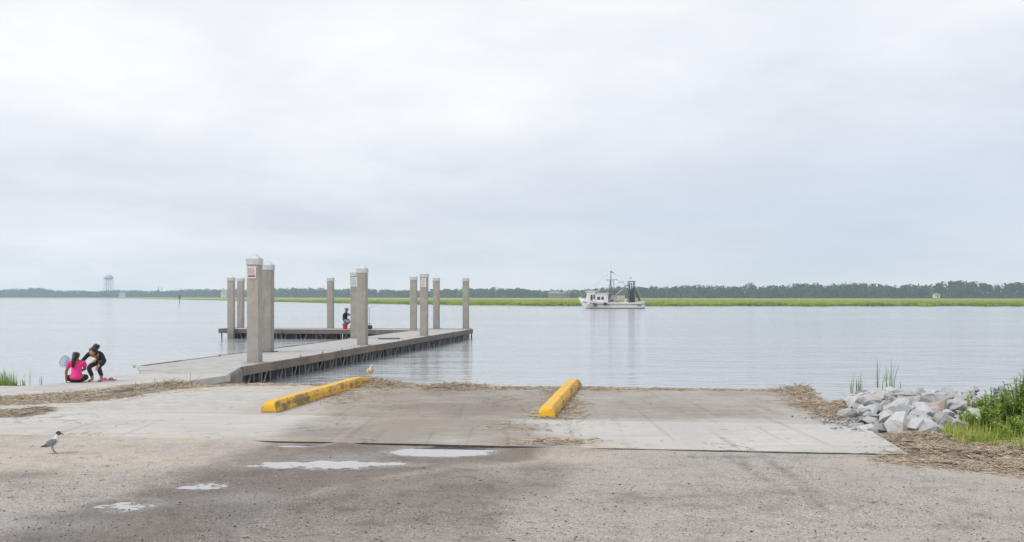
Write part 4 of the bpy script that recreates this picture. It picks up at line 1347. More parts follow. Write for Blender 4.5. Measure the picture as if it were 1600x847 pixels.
Lg.update(b=((.04, .25, .46), .05), p=((.04, .185, .455), .092), lh=((-.02, .172, .42), .078), lk=((-.157, -.012, .30), .058), la=((-.088, .028, .10), .042), rh=((.095, .172, .42), .078), rk=((.06, -.032, .31), .058), ra=((.105, .048, .10), .042))
chain(le, 'b', 'p'); chain(le, 'p', 'lh', 'lk', 'la'); chain(le, 'p', 'rh', 'rk', 'ra')
fig('leggings', Lg, le, 'legging', kid)
hb = MB(); hb.ball((.012, -.158, .668), (.089, .088, .072), 16, 10); hb.ball((.014, -.13, .64), (.086, .075, .08), 16, 10); hb.ball((.037, -.085, .735), (.072, .07, .062), 14, 8); hr = hb.build('hair', 'hair', kid, True)
rs = random.Random(5); tb = MB()
for k in range(60):
    d = Vector((rs.gauss(0, 1), rs.gauss(0, 1), rs.gauss(.5, 1))).normalized()
    c = Vector((.037, -.085, .737)); tb.tube([c + d * .045, c + d * .072 + Vector((rs.gauss(0, .008),) * 3)], [.008, .003], 4)
tb.build('curls', 'hair', hr)
sh = MB(); sh.ball((.102, -.03, .02), (.045, .105, .022), 14, 8); sh.ball((.104, .035, .045), (.04, .05, .04), 12, 8); sh.build('sandal', 'pink_shoe', kid, True)

# pair of slippers left on the walkway
sx, sy = G(168, 594, .65); zs = .672 - max(0, ST(sx, sy)[0] - 18.3) * .0171
for k, (dx_, dy_, a_, lab) in enumerate(((-.035, 0, 1.25, 'pink slipper lying on the walkway nearer the bending child'), (.085, .05, 1.8, 'pink slipper lying on the walkway farther from the children'))):
    s_ = MB(); s_.ball((0, 0, .014), (.04, .10, .014), 14, 6); s_.ball((0, .03, .035), (.042, .05, .03), 12, 6)
    o = s_.build('slipper', 'pink_shoe', smooth=True); o.location = (sx + dx_, sy + dy_, zs); o.rotation_euler = (0, 0, a_)
    tag(o, lab, 'slipper', 'pair of pink slippers')

# hand net held by the seated girl
net = empty('dip_net', (gx - .10, gy + .27, zg + .22), .15); tag(net, 'small blue dip net held up by the child in pink', 'net')
c = Vector((-.25, .02, .21))
ring = [c + Vector((math.cos(a) * .125 * (1 - .3 * math.sin(a - .5)), math.sin(a) * .03, math.sin(a) * .125)) for a in [2 * PI * k / 20 for k in range(21)]]
MB().tube(ring, .010, 6, False).build('hoop', 'white', net, True)
MB().tube([Vector((0, 0, -.02)), c + Vector((.10, 0, -.09))], .010, 6).build('handle', 'pink_shoe', net)
bg_ = MB(); V, Q = [], []
for i in range(6):
    for k in range(20):
        p = ring[k]; q = c + Vector((.03, .10, -.05)); V.append(p.lerp(q, 1 - math.cos(i / 5 * PI / 2 * .85)) + Vector((0, .06 * i / 5, -.03 * i / 5)))
for i in range(5):
    for k in range(20):
        Q.append((i * 20 + k, i * 20 + (k + 1) % 20, (i + 1) * 20 + (k + 1) % 20, (i + 1) * 20 + k))
o = bg_.add(V, Q).build('mesh_bag', 'net_blue', net); md = o.modifiers.new('strands', 'WIREFRAME'); md.thickness = .011; md.use_even_offset = False

# ---- fisherman on a bucket
fx, fy = G(541.5, 514.4, DECK)
man = person((fx, fy, DECK), 0, 'person in black shirt and blue cap fishing from a red bucket')
B, ed = {}, []
B.update(pelvis=((-.06, 0, .46), .145), waist=((-.09, 0, .60), .13), chest=((-.085, 0, .78), .145), upper=((-.06, 0, .90), .10), neck=((-.03, 0, .985), .055), jaw=((.005, 0, 1.055), .075), head=((0, 0, 1.13), .098), crown=((-.015, 0, 1.19), .07), nose=((.105, -.01, 1.09), .016),
         ls=((-.04, .20, .89), .06), le=((.17, .22, .84), .045), lw=((.40, .14, .93), .034), rs=((-.04, -.20, .89), .06), re=((.16, -.22, .80), .045), rw=((.37, -.10, .90), .034),
         lh=((-.02, .11, .44), .105), lk=((.36, .15, .46), .07), la=((.30, .15, .09), .045), lt=((.47, .17, .04), .042), rh=((-.02, -.11, .44), .105), rk=((.36, -.15, .45), .07), ra=((.25, -.15, .09), .045), rt=((.42, -.17, .04), .042))
chain(ed, 'pelvis', 'waist', 'chest', 'upper', 'neck', 'jaw', 'head', 'crown'); chain(ed, 'jaw', 'nose')
chain(ed, 'upper', 'ls', 'le', 'lw'); chain(ed, 'upper', 'rs', 're', 'rw'); chain(ed, 'pelvis', 'lh', 'lk', 'la', 'lt'); chain(ed, 'pelvis', 'rh', 'rk', 'ra', 'rt')
hand(B, ed, 'lw', (1, -.2, .3), (0, -.3, 1), 'l'); hand(B, ed, 'rw', (1, .1, .2), (0, .3, 1), 'r')
bd = fig('body', B, ed, 'skin', man); face(bd, (.005, 0, 1.10), (1, 0, -.05), .098)
Sg, se = {}, []
Sg.update(hem=((-.06, 0, .42), .165), waist=((-.09, 0, .60), .155), chest=((-.085, 0, .78), .172), upper=((-.06, 0, .905), .12), col=((-.045, 0, .945), .075), ls=((-.04, .205, .89), .08), le=((.10, .225, .85), .065), rs=((-.04, -.205, .89), .08), re=((.09, -.225, .82), .065))
chain(se, 'hem', 'waist', 'chest', 'upper', 'col'); chain(se, 'upper', 'ls', 'le'); chain(se, 'upper', 'rs', 're')
fig('shirt', Sg, se, 'black_cloth', man)
Lg, le = {}, []
Lg.update(p=((-.05, 0, .45), .155), lh=((-.01, .11, .445), .118), lk=((.30, .145, .46), .092), lz=((.38, .15, .42), .088), rh=((-.01, -.11, .445), .118), rk=((.30, -.145, .45), .092), rz=((.38, -.15, .41), .088))
chain(le, 'p', 'lh', 'lk', 'lz'); chain(le, 'p', 'rh', 'rk', 'rz')
fig('shorts', Lg, le, 'grey_cloth', man)
cp = MB(); cp.ball((-.005, 0, 1.165), (.115, .108, .095), 16, 8); cp.box((.12, 0, 1.155), (.11, .15, .014)); cp.build('cap', 'blue_cloth', man, True)
for sg in (-1, 1):
    s_ = MB(); s_.ball(((.385, .16, .045) if sg > 0 else (.335, -.16, .045)), (.14, .052, .045), 12, 8); s_.build('shoe', 'dark', man, True)
bk = empty('bucket', (fx - .08, fy, DECK)); tag(bk, 'red plastic bucket under the seated fisherman', 'bucket')
MB().lathe([(0, .005), (.125, .005), (.15, .30), (.165, .30), (.165, .325), (.14, .325)], n=20).build('pail', 'red_plastic', bk)
MB().tube([(.15 * math.cos(a), -.165 * math.sin(a) - .02, .27 - .13 * math.sin(a)) for a in [PI * k / 10 for k in range(11)]], .006, 6).build('handle', 'steel_dark', bk)
rd = empty('fishing_rod', (fx + .42, fy - .02, DECK + .92)); tag(rd, 'slim dark fishing rod in the hands of the seated fisherman', 'fishing rod')
MB().tube([(-.15, 0, -.06), (.25, .0, .10)], .016, 8).build('grip', 'dark', rd)
MB().tube([(.25, 0, .10), (.9, .02, .34), (1.9, .04, .62)], [.010, .007, .003], 6).build('blank', 'steel_dark', rd)
MB().lathe([(0, -.03), (.035, -.03), (.035, .03), (0, .03)], (.05, 0, -.03), 10, 'Y').build('reel', 'steel_dark', rd)
kx, ky = G(577.5, 514.6, DECK)
bgp = empty('tackle_bag', (kx, ky, DECK)); tag(bgp, 'small dark tackle bag on the side pier right of the fisherman', 'bag')
MB().box((0, 0, .12), (.30, .22, .24)).build('bag_body', 'dark', bgp, bevel=.03)
MB().tube([(-.1, 0, .23), (-.08, 0, .33), (.08, 0, .33), (.1, 0, .23)], .012, 6).build('strap', 'black_cloth', bgp)
MB().tube([(-.02, .06, 0), (-.03, .06, 1.25)], .012, 6).build('rod_holder', 'steel_dark', bgp)

# ================================================================== BIRDS
M['gull_white'] = nmat('gull_white', (.72, .72, .71), (.62, .62, .62), 9, .8, .15, 50)
M['gull_grey'] = nmat('gull_grey', (.25, .255, .285), (.20, .205, .235), 12, .8, .25, 40)
M['gull_tan'] = nmat('gull_tan', (.55, .40, .20), (.62, .52, .38), 12, .8, .2, 40)
M['leg_dark'] = new_mat('leg_dark', .6, (.09, .06, .05))[0]
M['leg_yellow'] = new_mat('leg_yellow', .6, (.55, .40, .12))[0]


def gull(loc, rz, label, hood, wing, legm, sc=1.0):
    """standing gull facing local +X"""
    r = empty('gull', loc, rz); r.scale = (sc,) * 3; tag(r, label, 'gull')
    B, ed = {}, []
    B.update(rump=((-.072, 0, .122), .036), body=((-.025, 0, .140), .058), breast=((.025, 0, .166), .058), nb=((.042, 0, .208), .036), neck=((.046, 0, .236), .028), head=((.054, 0, .262), .030), fore=((.074, 0, .260), .020), tail=((-.125, 0, .102), .016))
    chain(ed, 'body', 'breast', 'nb', 'neck', 'head', 'fore'); chain(ed, 'body', 'rump', 'tail')
    fig('body', B, ed, 'gull_white', r)
    if hood:
        h = MB(); h.ball((.058, 0, .267), (.034, .032, .030), 14, 8); h.build('hood', 'dark', r, True)
    bk_ = MB(); bk_.tube([(.080, 0, .260), (.108, 0, .256), (.124, 0, .246)], [.009, .008, .003], 6); bk_.build('bill', 'dark' if hood else 'leg_yellow', r)
    for sg in (-1, 1):
        w_ = MB(); w_.ball((-.028, sg * .05, .148), (.082, .017, .046), 14, 8, Matrix.Rotation(-.48, 3, 'Y')); wo = w_.build('wing', wing, r, True)
        t_ = MB(); t_.tube([(-.075, sg * .046, .118), (-.12, sg * .030, .102), (-.165, sg * .012, .092)], [.022, .014, .003], 6); t_.build('wing_tip', 'dark' if hood else 'gull_tan', wo, True)
        e = MB(); e.ball((.072, sg * .029, .268), .004, 6, 4); e.build('eye', 'white' if hood else 'dark', r)
    for sg, dx_, lift in ((-1, .012, 0), (1, -.03, .03)):
        l = MB(); l.tube([(-.01, sg * .022, .095), (dx_ - .008, sg * .022, .05 + lift), (dx_ + (.0 if not lift else .02), sg * .022, .006 + lift * .6)], [.007, .0042, .004], 6)
        for da in (-.5, 0, .5):
            fx_ = dx_ + (.0 if not lift else .02)
            l.tube([(fx_, sg * .022, .006 + lift * .6), (fx_ + .035 * math.cos(da), sg * .022 + .035 * math.sin(da), .004 + lift * .5)], [.004, .0025], 5)
        l.build('leg', legm, r)
    return r


x, y = G(84, 708.5)
gull((x, y, LOT + .002), .25, 'dark headed grey gull walking on the car park at the left', True, 'gull_grey', 'leg_dark', .83)
x, y = G(576, 591, ZS + .12); s, t = ST(x, y)
xk, yk = XY(19.45, -5.60)
gull((xk, yk, ZS - float(crest(np.array(19.45))) + .160), -1.1, 'white and tan gull standing at the end of the left yellow kerb', False, 'gull_tan', 'leg_yellow', .95)

# ================================================================== SHRIMP BOAT
M['hull_white'] = nmat('hull_white', (.84, .835, .82), (.78, .77, .75), 1.2, .45, .03, 10, dark=(.55, .47, .38))
M['cabin_white'] = nmat('cabin_white', (.80, .80, .78), (.72, .72, .70), 1.5, .5, .03, 10, dark=(.62, .57, .5))
M['glass_dark'] = new_mat('glass_dark', .12, (.03, .04, .05))[0]
M['rubber'] = new_mat('rubber', .8, (.022, .022, .024))[0]
M['net_dark'] = nmat('net_dark', (.045, .04, .045), (.10, .075, .065), 3, .95, .6, 8, stretch=(3, 3, .3))
M['net_green'] = nmat('net_green', (.04, .07, .085), (.06, .10, .11), 3, .95, .6, 8, stretch=(3, 3, .3))
M['rust'] = nmat('rust', (.30, .14, .07), (.20, .09, .05), 3, .85, .3, 10)
M['tan_wood'] = nmat('tan_wood', (.48, .34, .20), (.38, .26, .15), 3, .8, .2, 10)
M['antifoul'] = nmat('antifoul', (.10, .055, .05), (.07, .05, .05), 2, .7, .1, 10)

bx0, by0 = 13.4, 201.0
boat = empty('shrimp_boat', (bx0, by0, 0), -.04)
tag(boat, 'white shrimp trawler with dark nets hanging at its stern, out on the river', 'fishing boat')
L = 13.2
NS = 26
us = np.linspace(0, 1, NS)


def half(u, lvl):
    w = 2.1 * (1 - (1 - min(u / .42, 1)) ** 2.3) * (1 - .16 * max(0, (u - .6) / .4) ** 2)
    return w * (1 if lvl > .6 else (.60 + .36 * min(u / .5, 1)) if lvl > .1 else .45)


def sheer(u): return 1.12 + 1.16 * (1 - min(u / .5, 1)) ** 2 + .28 * max(0, (u - .72) / .28) ** 1.5


prof_l = [(-.45, 0), (-.1, .3), (.10, .45), (.5, .7), (1, 1)]
V, Fc = [], []
for u in us:
    zt_ = sheer(u)
    row = []
    for side in (-1, 1):
        for (k, lv) in (prof_l if side < 0 else prof_l[::-1]):
            z = k if k <= .1 else .10 + (zt_ - .10) * ((k - .1) / .9)
            x = u * L + (1 - u) * .95 * (1 - max(0, min(1, z / zt_))) - (u ** 8) * .18 * (1 - z / zt_)
            w = half(u, 0 if lv < .2 else (.3 if lv < .5 else (.65 if lv < .9 else 1)))
            if lv == .7: w = half(u, 1) * (.80 + .2 * min(u / .5, 1))
            row.append((x, side * w, z))
    V += row
m_ = len(prof_l) * 2
Fc = [(i * m_ + k, i * m_ + k + 1, (i + 1) * m_ + k + 1, (i + 1) * m_ + k) for i in range(NS - 1) for k in range(m_ - 1)]
Fc.append(tuple(range((NS - 1) * m_, NS * m_)))
mb = MB(); mb.add(V, Fc); hull = mb.build('hull', 'hull_white', boat, True)
MB().add([(us[i] * L + .2, sg * half(us[i], 1) * .97, sheer(us[i]) - .42) for i in range(1, NS) for sg in (-1, 1)],
         [(2 * i, 2 * i + 2, 2 * i + 3, 2 * i + 1) for i in range(NS - 2)]).build('deck', 'tan_wood', boat)
for sg in (-1, 1):
    MB().tube([(u * L + (1 - u) * .95 * .3, sg * (half(u, 1) * (.94 + .06 * min(u / .5, 1)) + .03), .1 + (sheer(u) - .1) * .66) for u in us[1:]], .075, 6).build('rub_rail', 'dark', hull)
    MB().tube([(u * L + (1 - u) * .03, sg * (half(u, 1) + .02), sheer(u)) for u in us], .06, 6).build('gunwale', 'cabin_white', hull)
    MB().tube([(u * L + (1 - u) * .95 * .98, sg * (half(u, .3) * 1.0 + .035), .10) for u in us[1:]], .075, 6).build('boot_stripe', 'antifoul', hull)
for k, (x, z) in enumerate(((3.25, .72), (5.25, .92))):
    V, Q = [], []
    for i in range(20):
        for j in range(10):
            a, c = 2 * PI * i / 20, 2 * PI * j / 10
            rr_ = .235 + .11 * math.cos(c); V.append((x + rr_ * math.cos(a), -half(x / L, 1) - .10 + .1 * math.sin(c), z + rr_ * math.sin(a)))
            Q.append((i * 10 + j, ((i + 1) % 20) * 10 + j, ((i + 1) % 20) * 10 + (j + 1) % 10, i * 10 + (j + 1) % 10))
    MB().add(V, Q).build('tyre_fender', 'rubber', boat, True)
# wheelhouse: tall bridge forward, lower cabin aft
cab = MB(); cab.poly([(1.6, -1.25), (3.35, -1.5), (3.35, 1.5), (1.6, 1.25)], .8, 3.35)
cab.poly([(3.352, -1.4), (5.95, -1.4), (5.95, 1.4), (3.352, 1.4)], .75, 2.98)
wh = cab.build('wheelhouse', 'cabin_white', boat, bevel=.04)
MB().poly([(1.35, -1.45), (3.6, -1.65), (3.6, 1.65), (1.35, 1.45)], 3.353, 3.52).build('bridge_roof', 'cabin_white', boat, bevel=.03)
MB().poly([(3.61, -1.55), (6.1, -1.55), (6.1, 1.55), (3.61, 1.55)], 2.983, 3.11).build('cabin_roof', 'cabin_white', boat, bevel=.03)
for (x0, x1, z0, z1, y0, y1) in ((2.35, 2.75, 1.35, 2.75, -1.39, -1.44), (2.9, 3.2, 1.9, 2.8, -1.46, -1.50), (3.7, 4.25, 1.75, 2.35, -1.41, -1.41), (4.5, 5.0, 1.75, 2.35, -1.41, -1.41)):
    for sg in (1, -1):
        MB().add([(x0, sg * (y0 - .02), z0), (x1, sg * (y1 - .02), z0), (x1, sg * (y1 - .02), z1), (x0, sg * (y0 - .02), z1)], [(0, 1, 2, 3)]).build('window', 'glass_dark', wh)
for y0 in (-.75, 0, .75):
    MB().box((1.592, y0, 2.75), (.02, .6, .55)).build('window', 'glass_dark', wh)
MB().tube([(1.0, -1.0, 2.5), (.25, 0, 2.95), (1.0, 1.0, 2.5)], .025, 6).add(*[[], []]).build('bow_rail', 'galv', boat)
for x_, z_, r_, n2, m2 in ((3.0, 3.36, .10, 'radar', 'cabin_white'),):
    MB().lathe([(0, 0), (.05, 0), (.05, .35), (.32, .4), (.32, .58), (0, .62)], (x_, 0, z_ + .16), 14).build(n2, m2, boat, True)
MB().box((4.4, -.4, 3.30), (.7, .5, .38)).box((5.3, .5, 3.24), (.5, .7, .24)).build('roof_locker', 'rust', boat, bevel=.02)
MB().tube([(4.15, .6, 2.88), (4.15, .6, 3.9)], .05, 8).build('exhaust_pipe', 'steel_dark', boat)
for (x_, h_) in ((2.0, 1.1), (3.75, 1.35)):
    MB().tube([(x_, .9, 3.0), (x_, .9, 3.3 + h_)], .015, 5).build('whip_aerial', 'galv', boat)
# mast with A frame legs, crosstree and flag
mb = MB()
mb.tube([(6.55, 0, .7), (6.5, 0, 5.8), (6.45, 0, 7.6)], [.12, .09, .05], 8)
mb.tube([(6.05, -.9, .7), (6.35, -.25, 5.7)], .07, 6); mb.tube([(6.05, .9, .7), (6.35, .25, 5.7)], .07, 6)
mb.tube([(7.25, -.5, 2.8), (6.95, -.2, 5.7)], .06, 6)
mast = mb.build('mast', 'steel_dark', boat)
MB().tube([(5.5, 0, 5.72), (7.75, 0, 5.78)], .06, 6).tube([(6.5, -.9, 5.74), (6.5, .9, 5.74)], .05, 6).build('crosstree', 'steel_dark', mast)
MB().tube([(6.45, 0, 7.5), (6.55, 0, 9.5)], [.022, .010], 5).build('aerial', 'galv', mast)
fl = MB(); V = []
for i in range(7):
    for k in range(2):
        V.append((6.48 + i * .115, .04 * math.sin(i * 1.3), 7.55 - k * .33 - i * .055))
fl.add(V, [(2 * i, 2 * i + 2, 2 * i + 3, 2 * i + 1) for i in range(6)])
flag = fl.build('flag', 'sign_white', mast)
MB().add([(p[0], p[1] - .012, p[2] - (.0 if j % 2 == 0 else -.14)) for j, p in enumerate(V[:8])], [(2 * i, 2 * i + 2, 2 * i + 3, 2 * i + 1) for i in range(3)]).build('flag_canton', 'dark', flag)
MB().add([q for i in range(2, 7) for q in ((V[2 * i][0], V[2 * i][1] - .012, V[2 * i][2] - .06), (V[2 * i][0], V[2 * i][1] - .012, V[2 * i][2] - .12))],
         [(2 * i, 2 * i + 2, 2 * i + 3, 2 * i + 1) for i in range(4)]).build('flag_stripe', 'sign_red', flag)
# frame, winch and gear amidships
mb = MB()
for y in (-1.5, 1.5):
    mb.tube([(5.95, y, .7), (5.95, y, 2.85), (7.25, y, 2.85)], .07, 6)
mb.tube([(5.95, -1.5, 2.85), (5.95, 1.5, 2.85)], .06, 6)
mb.build('deck_frame', 'steel_dark', boat)
MB().box((6.6, 0, 2.92), (1.6, 2.9, .07)).build('awning', 'tan_wood', boat)
mb = MB(); mb.lathe([(0, -.7), (.42, -.7), (.42, -.62), (.22, -.6), (.22, .6), (.42, .62), (.42, .7), (0, .7)], (6.7, 0, 1.35), 14, 'Y'); mb.box((6.7, 0, .95), (.8, 1.2, .35))
mb.build('winch', 'steel_dark', boat)
MB().box((7.5, -.7, 1.15), (1.1, .8, .5)).box((7.6, .6, 1.2), (.9, 1.0, .55)).build('fish_box', 'rust', boat, bevel=.03)
MB().box((8.6, -.9, 1.3), (.7, .6, .75)).box((8.7, .5, 1.25), (.8, .7, .7)).build('ice_chest', 'tan_wood', boat, bevel=.03)
MB().box((8.1, -1.75, 1.28), (3.6, .05, .10)).box((8.1, 1.75, 1.28), (3.6, .05, .10)).build('side_rail', 'cabin_white', boat)
MB().box((6.9, .35, 1.75), (.9, 1.3, 1.9)).build('winch_house', 'cabin_white', boat, bevel=.03)
MB().box((7.75, 0, 2.0), (.08, 2.4, .9)).box((8.6, .8, 2.35), (1.4, .08, .5)).build('canvas_screen', 'cabin_white', boat)
MB().tube([(9.3, -1.3, .8), (9.3, -1.3, 1.9)], .14, 8).build('oil_drum', 'cabin_white', boat)
MB().tube([(6.8, 0, 3.0), (10.6, 0, 5.1)], [.09, .06], 8).build('boom', 'steel_dark', boat)
for sg in (-1, 1):
    MB().tube([(7.0, sg * 1.5, 1.3), (7.8, sg * 1.8, 3.0), (9.3, sg * 1.9, 4.3)], [.08, .07, .04], 6).build('outrigger', 'galv', boat)
mb = MB()
for y in (-1.5, 1.5):
    mb.tube([(10.05, y, .8), (10.05, y, 5.35)], .08, 8); mb.tube([(11.15, y, .8), (11.1, y, 5.45)], .08, 8); mb.tube([(9.95, y, 5.4), (11.3, y, 5.45)], .07, 6)
mb.tube([(10.05, -1.6, 5.42), (10.05, 1.6, 5.42)], .07, 6); mb.tube([(11.1, -1.6, 5.46), (11.1, 1.6, 5.46)], .07, 6)
gan = mb.build('stern_gantry', 'steel_dark', boat)


def hang_net(pts, rads, mat, seed):
    rs = random.Random(seed); n_ = 14
    V, Q = [], []
    for i, (p, r) in enumerate(zip(pts, rads)):
        for k in range(n_):
            a = 2 * PI * k / n_; q = r * (1 + .35 * math.sin(a * 4 + seed) * (i / len(pts)) + rs.uniform(-.12, .12))
            V.append((p[0] + q * math.cos(a), p[1] + q * .9 * math.sin(a), p[2] + rs.uniform(-.05, .05)))
    for i in range(len(pts) - 1):
        for k in range(n_): Q.append((i * n_ + k, i * n_ + (k + 1) % n_, (i + 1) * n_ + (k + 1) % n_, (i + 1) * n_ + k))
    Q += [tuple(range(n_)), tuple(range((len(pts) - 1) * n_, len(pts) * n_))]
    MB().add(V, Q).build('trawl_net', mat, boat, True)


hang_net([(10.2, -1.3, 4.9), (10.22, -1.3, 4), (10.3, -1.3, 2.6), (10.35, -1.3, .95)], [.05, .08, .14, .20], 'net_green', 1)
hang_net([(10.85, -1.2, 5.3), (10.9, -1.25, 4.2), (10.95, -1.2, 2.8), (10.95, -1.2, .95)], [.05, .10, .19, .28], 'net_dark', 2)
hang_net([(10.75, 1.0, 5.2), (10.75, 1.0, 3.8), (10.7, 1.0, 2.4), (10.7, 1.0, .95)], [.07, .14, .22, .3], 'net_dark', 3)
hang_net([(11.15, -.6, 5.0), (11.35, -.6, 3.8), (11.75, -.6, 2.5), (12.2, -.6, 1.6)], [.04, .07, .14, .22], 'net_green', 4)
mb = MB()
for a_, b_ in (((6.45, 0, 7.3), (10.5, 0, 5.5)), ((6.45, 0, 7.3), (.4, 0, 2.3)), ((6.5, -.9, 5.7), (5.2, -1.9, 1.2)), ((7.7, 0, 5.75), (10.5, 0, 5.2)), ((7.7, 0, 5.75), (9.3, -1.9, 4.3)), ((11.1, -1.5, 5.4), (12.9, -1.6, 1.3)), ((11.1, 1.5, 5.4), (12.9, 1.6, 1.3)), ((9.3, -1.9, 4.3), (9.0, -1.9, 1.2)), ((6.5, .9, 5.7), (5.2, 1.9, 1.2))):
    mb.tube([a_, b_], .02, 4)
mb.build('rigging', 'galv', boat)
MB().box((12.0, -1.95, .62), (.8, .03, .22)).build('name_board', 'sign_grey', hull)

# gulls wheeling behind the boat
first = None
for i, (u, v) in enumerate(((968.5, 441.3), (973, 441.5), (979.5, 445), (985, 434.6), (976.5, 446))):
    Y = 202.5 + (i % 3) * .9
    loc = ((u - CX) * Y / F, Y, EYE + (HV - v) * Y / F)
    if first is None:
        r = empty('flying_gull', loc, .4)
        bd = MB(); bd.ball((0, 0, 0), (.20, .065, .06), 10, 6); bd.tube([(-.16, 0, 0), (-.30, 0, .01)], [.05, .02], 6); bd.ball((.2, 0, .02), (.06, .045, .045), 8, 6); bd.build('body', 'gull_grey', r, True)
        for sg in (-1, 1):
            w_ = MB(); w_.add([(.07, sg * .04, .02), (.09, sg * .26, .12), (-.04, sg * .52, .06), (-.10, sg * .26, .11), (-.08, sg * .04, .02)], [(0, 1, 3, 4), (1, 2, 3)])
            o = w_.build('wing', 'gull_grey', r); md = o.modifiers.new('thick', 'SOLIDIFY'); md.thickness = .012
        first = r
    else:
        r = copy_tree(first); r.location = loc; r.rotation_euler = (random.uniform(-.4, .4), 0, random.uniform(0, 6))
    tag(r, 'dark gull flying over the stern of the white trawler', 'gull', 'gulls flying behind the trawler')

# ================================================================== FAR SHORE
FRONT = [(-150, 466.2), (0, 466.2), (150, 466.3), (215, 467.0), (250, 467.6), (300, 468.6), (420, 471.2), (470, 472.6), (560, 474.2), (640, 475.6), (760, 477.2), (860, 477.8), (1000, 478.2), (1250, 478.4), (1600, 478.4), (1760, 478.4)]
BACKZ = [(-150, 1900), (200, 1850), (450, 1500), (700, 1250), (1000, 1020), (1200, 960), (1600, 900), (1760, 900)]
fu = np.array([p[0] for p in FRONT]); fv = np.array([p[1] for p in FRONT])
bu = np.array([p[0] for p in BACKZ]); bz = np.array([p[1] for p in BACKZ])


def front_z(u):
    j = (vnoise(u / 23.0, u * 0, 5) - .5) * .9 + (vnoise(u / 7.0, u * 0, 9) - .5) * .4
    return EYE * F / (np.interp(u, fu, fv) + j * np.interp(u, [150, 300, 600], [0, .4, 1]) - HV)


def back_z(u): return np.interp(u, bu, bz)


uu = np.arange(-150, 1761, 6.0); q = np.concatenate([[0, .004, .012], np.linspace(.03, 1, 22) ** 1.2])
U, Qq = np.meshgrid(uu, q, indexing='ij')
fz = np.minimum(front_z(U), back_z(U) - 15); Z_ = fz + (back_z(U) + 30 - fz) * Qq
Hm = np.where(Qq < .002, -.4, np.where(Qq < .01, .12, .30)) + .12 * fbm(U / 9, Z_ / 40, 77)
o = mesh_np('marsh_ground', np.stack([(U - CX) * Z_ / F, Z_, Hm], -1).reshape(-1, 3), quads=grid_quads(*U.shape), mat='marsh', smooth=True,
            attrs=dict(rnd=.2 + .6 * fbm(U / 30, Z_ / 60, 78)))
tag(o, kind='structure')
# land beneath the woods
Z2 = np.array([-12.0, 0, 60, 200, 900])
U, Q2 = np.meshgrid(uu, Z2, indexing='ij'); Z_ = back_z(U) + Q2
Hl = np.where(Q2 < -5, -.2, np.where(Q2 < 5, .35, np.where(Q2 < 70, 4.6, 5.0)))
o = mesh_np('far_land', np.stack([(U - CX) * Z_ / F, Z_, Hl], -1).reshape(-1, 3), quads=grid_quads(*U.shape), mat='forest', attrs=dict(rnd=Hl * 0 + .4))
tag(o, kind='structure')


def cards(name, P, W_, H_, mat, label, rnd, kind='stuff', parent=None, cross=True):
    """small upright leafy tufts: ragged five-sided faces at random headings"""
    n_ = len(P); a = RNG.uniform(0, PI, n_)
    d = np.stack([np.cos(a), np.sin(a), 0 * a], 1); up = np.array([0, 0, 1.0])
    V = []
    for (px, pz) in ((-.5, 0), (.5, 0), (.42, .6), (.05, 1.0), (-.40, .7)):
        V.append(P + d * (px * W_ * RNG.uniform(.7, 1.2, n_))[:, None] + up * (pz * H_ * RNG.uniform(.75, 1.15, n_))[:, None])
    V = np.stack(V, 1).reshape(-1, 3); i = np.arange(n_)[:, None] * 5
    Q = np.concatenate([i, i + 1, i + 2, i + 4], 1); T_ = np.concatenate([i + 4, i + 2, i + 3], 1)
    return tag(mesh_np(name, V, quads=Q, tris=T_, mat=mat, parent=parent, attrs=dict(rnd=np.repeat(rnd, 5))), label, kind=kind)


n_ = 60000
u = RNG.uniform(225, 1760, n_); fz = front_z(u); k = RNG.uniform(0, 1, n_) ** 2.6
z = fz + (back_z(u) - fz - 8) * k
keep = fz < back_z(u) - 40; u, z, k = u[keep], z[keep], k[keep]
tall = (.50 + .45 * fbm(u / 40, z / 50, 91)) * np.interp(z, [250, 450, 800], [1, .6, .25])
band = fbm(u / 60, np.log(z) * 22, 95)
cards('marsh_grass', np.stack([(u - CX) * z / F, z, np.full(len(u), .15)], 1), .9 + .9 * (z / 400), tall * (1 - .3 * (k < .01)), 'marsh', 'bright green salt marsh grass along the far bank',
      np.clip(.15 + .75 * band + RNG.normal(0, .12, len(u)) - .25 * (k < .004), 0, 1))
# skyline of the woods
SKY = [(-150, 453), (0, 453), (60, 450), (90, 454), (150, 455.5), (200, 453), (215, 455), (250, 455), (300, 452.5), (330, 451.5), (400, 452), (440, 450.5), (520, 452), (600, 453), (650, 453.5), (700, 452.5), (790, 450.5), (840, 453), (900, 454), (960, 450), (1000, 448.5), (1100, 447.5), (1200, 447), (1300, 444.5), (1345, 443), (1380, 445.5), (1455, 446.5), (1470, 440), (1520, 438.5), (1545, 443.5), (1580, 442), (1610, 439.5), (1760, 440)]
su = np.array([p[0] for p in SKY]); sv = np.array([p[1] for p in SKY])


def crown_pts(rs, h, w, n_):
    """leaf clump centres through an uneven crown of height h above z = 0, width w"""
    lob = [(rs.uniform(-.3, .3) * w, rs.uniform(-.3, .3) * w, h * rs.uniform(.35, .82), w * rs.uniform(.22, .40)) for _ in range(7)]
    lob.append((0, 0, h * .80, w * .28)); lob.append((0, 0, h * .35, w * .42)); lob.append((w * .2, 0, h * .16, w * .40)); lob.append((-w * .25, 0, h * .14, w * .40))
    out = []
    for _ in range(n_):
        lx, ly, lz, lr = rs.choice(lob)
        d = Vector((rs.gauss(0, 1), rs.gauss(0, 1), rs.gauss(0, 1))).normalized() * lr * rs.uniform(.55, 1.05)
        out.append((lx + d.x, ly + d.y, max(.4, lz + d.z * .85)))
    return out


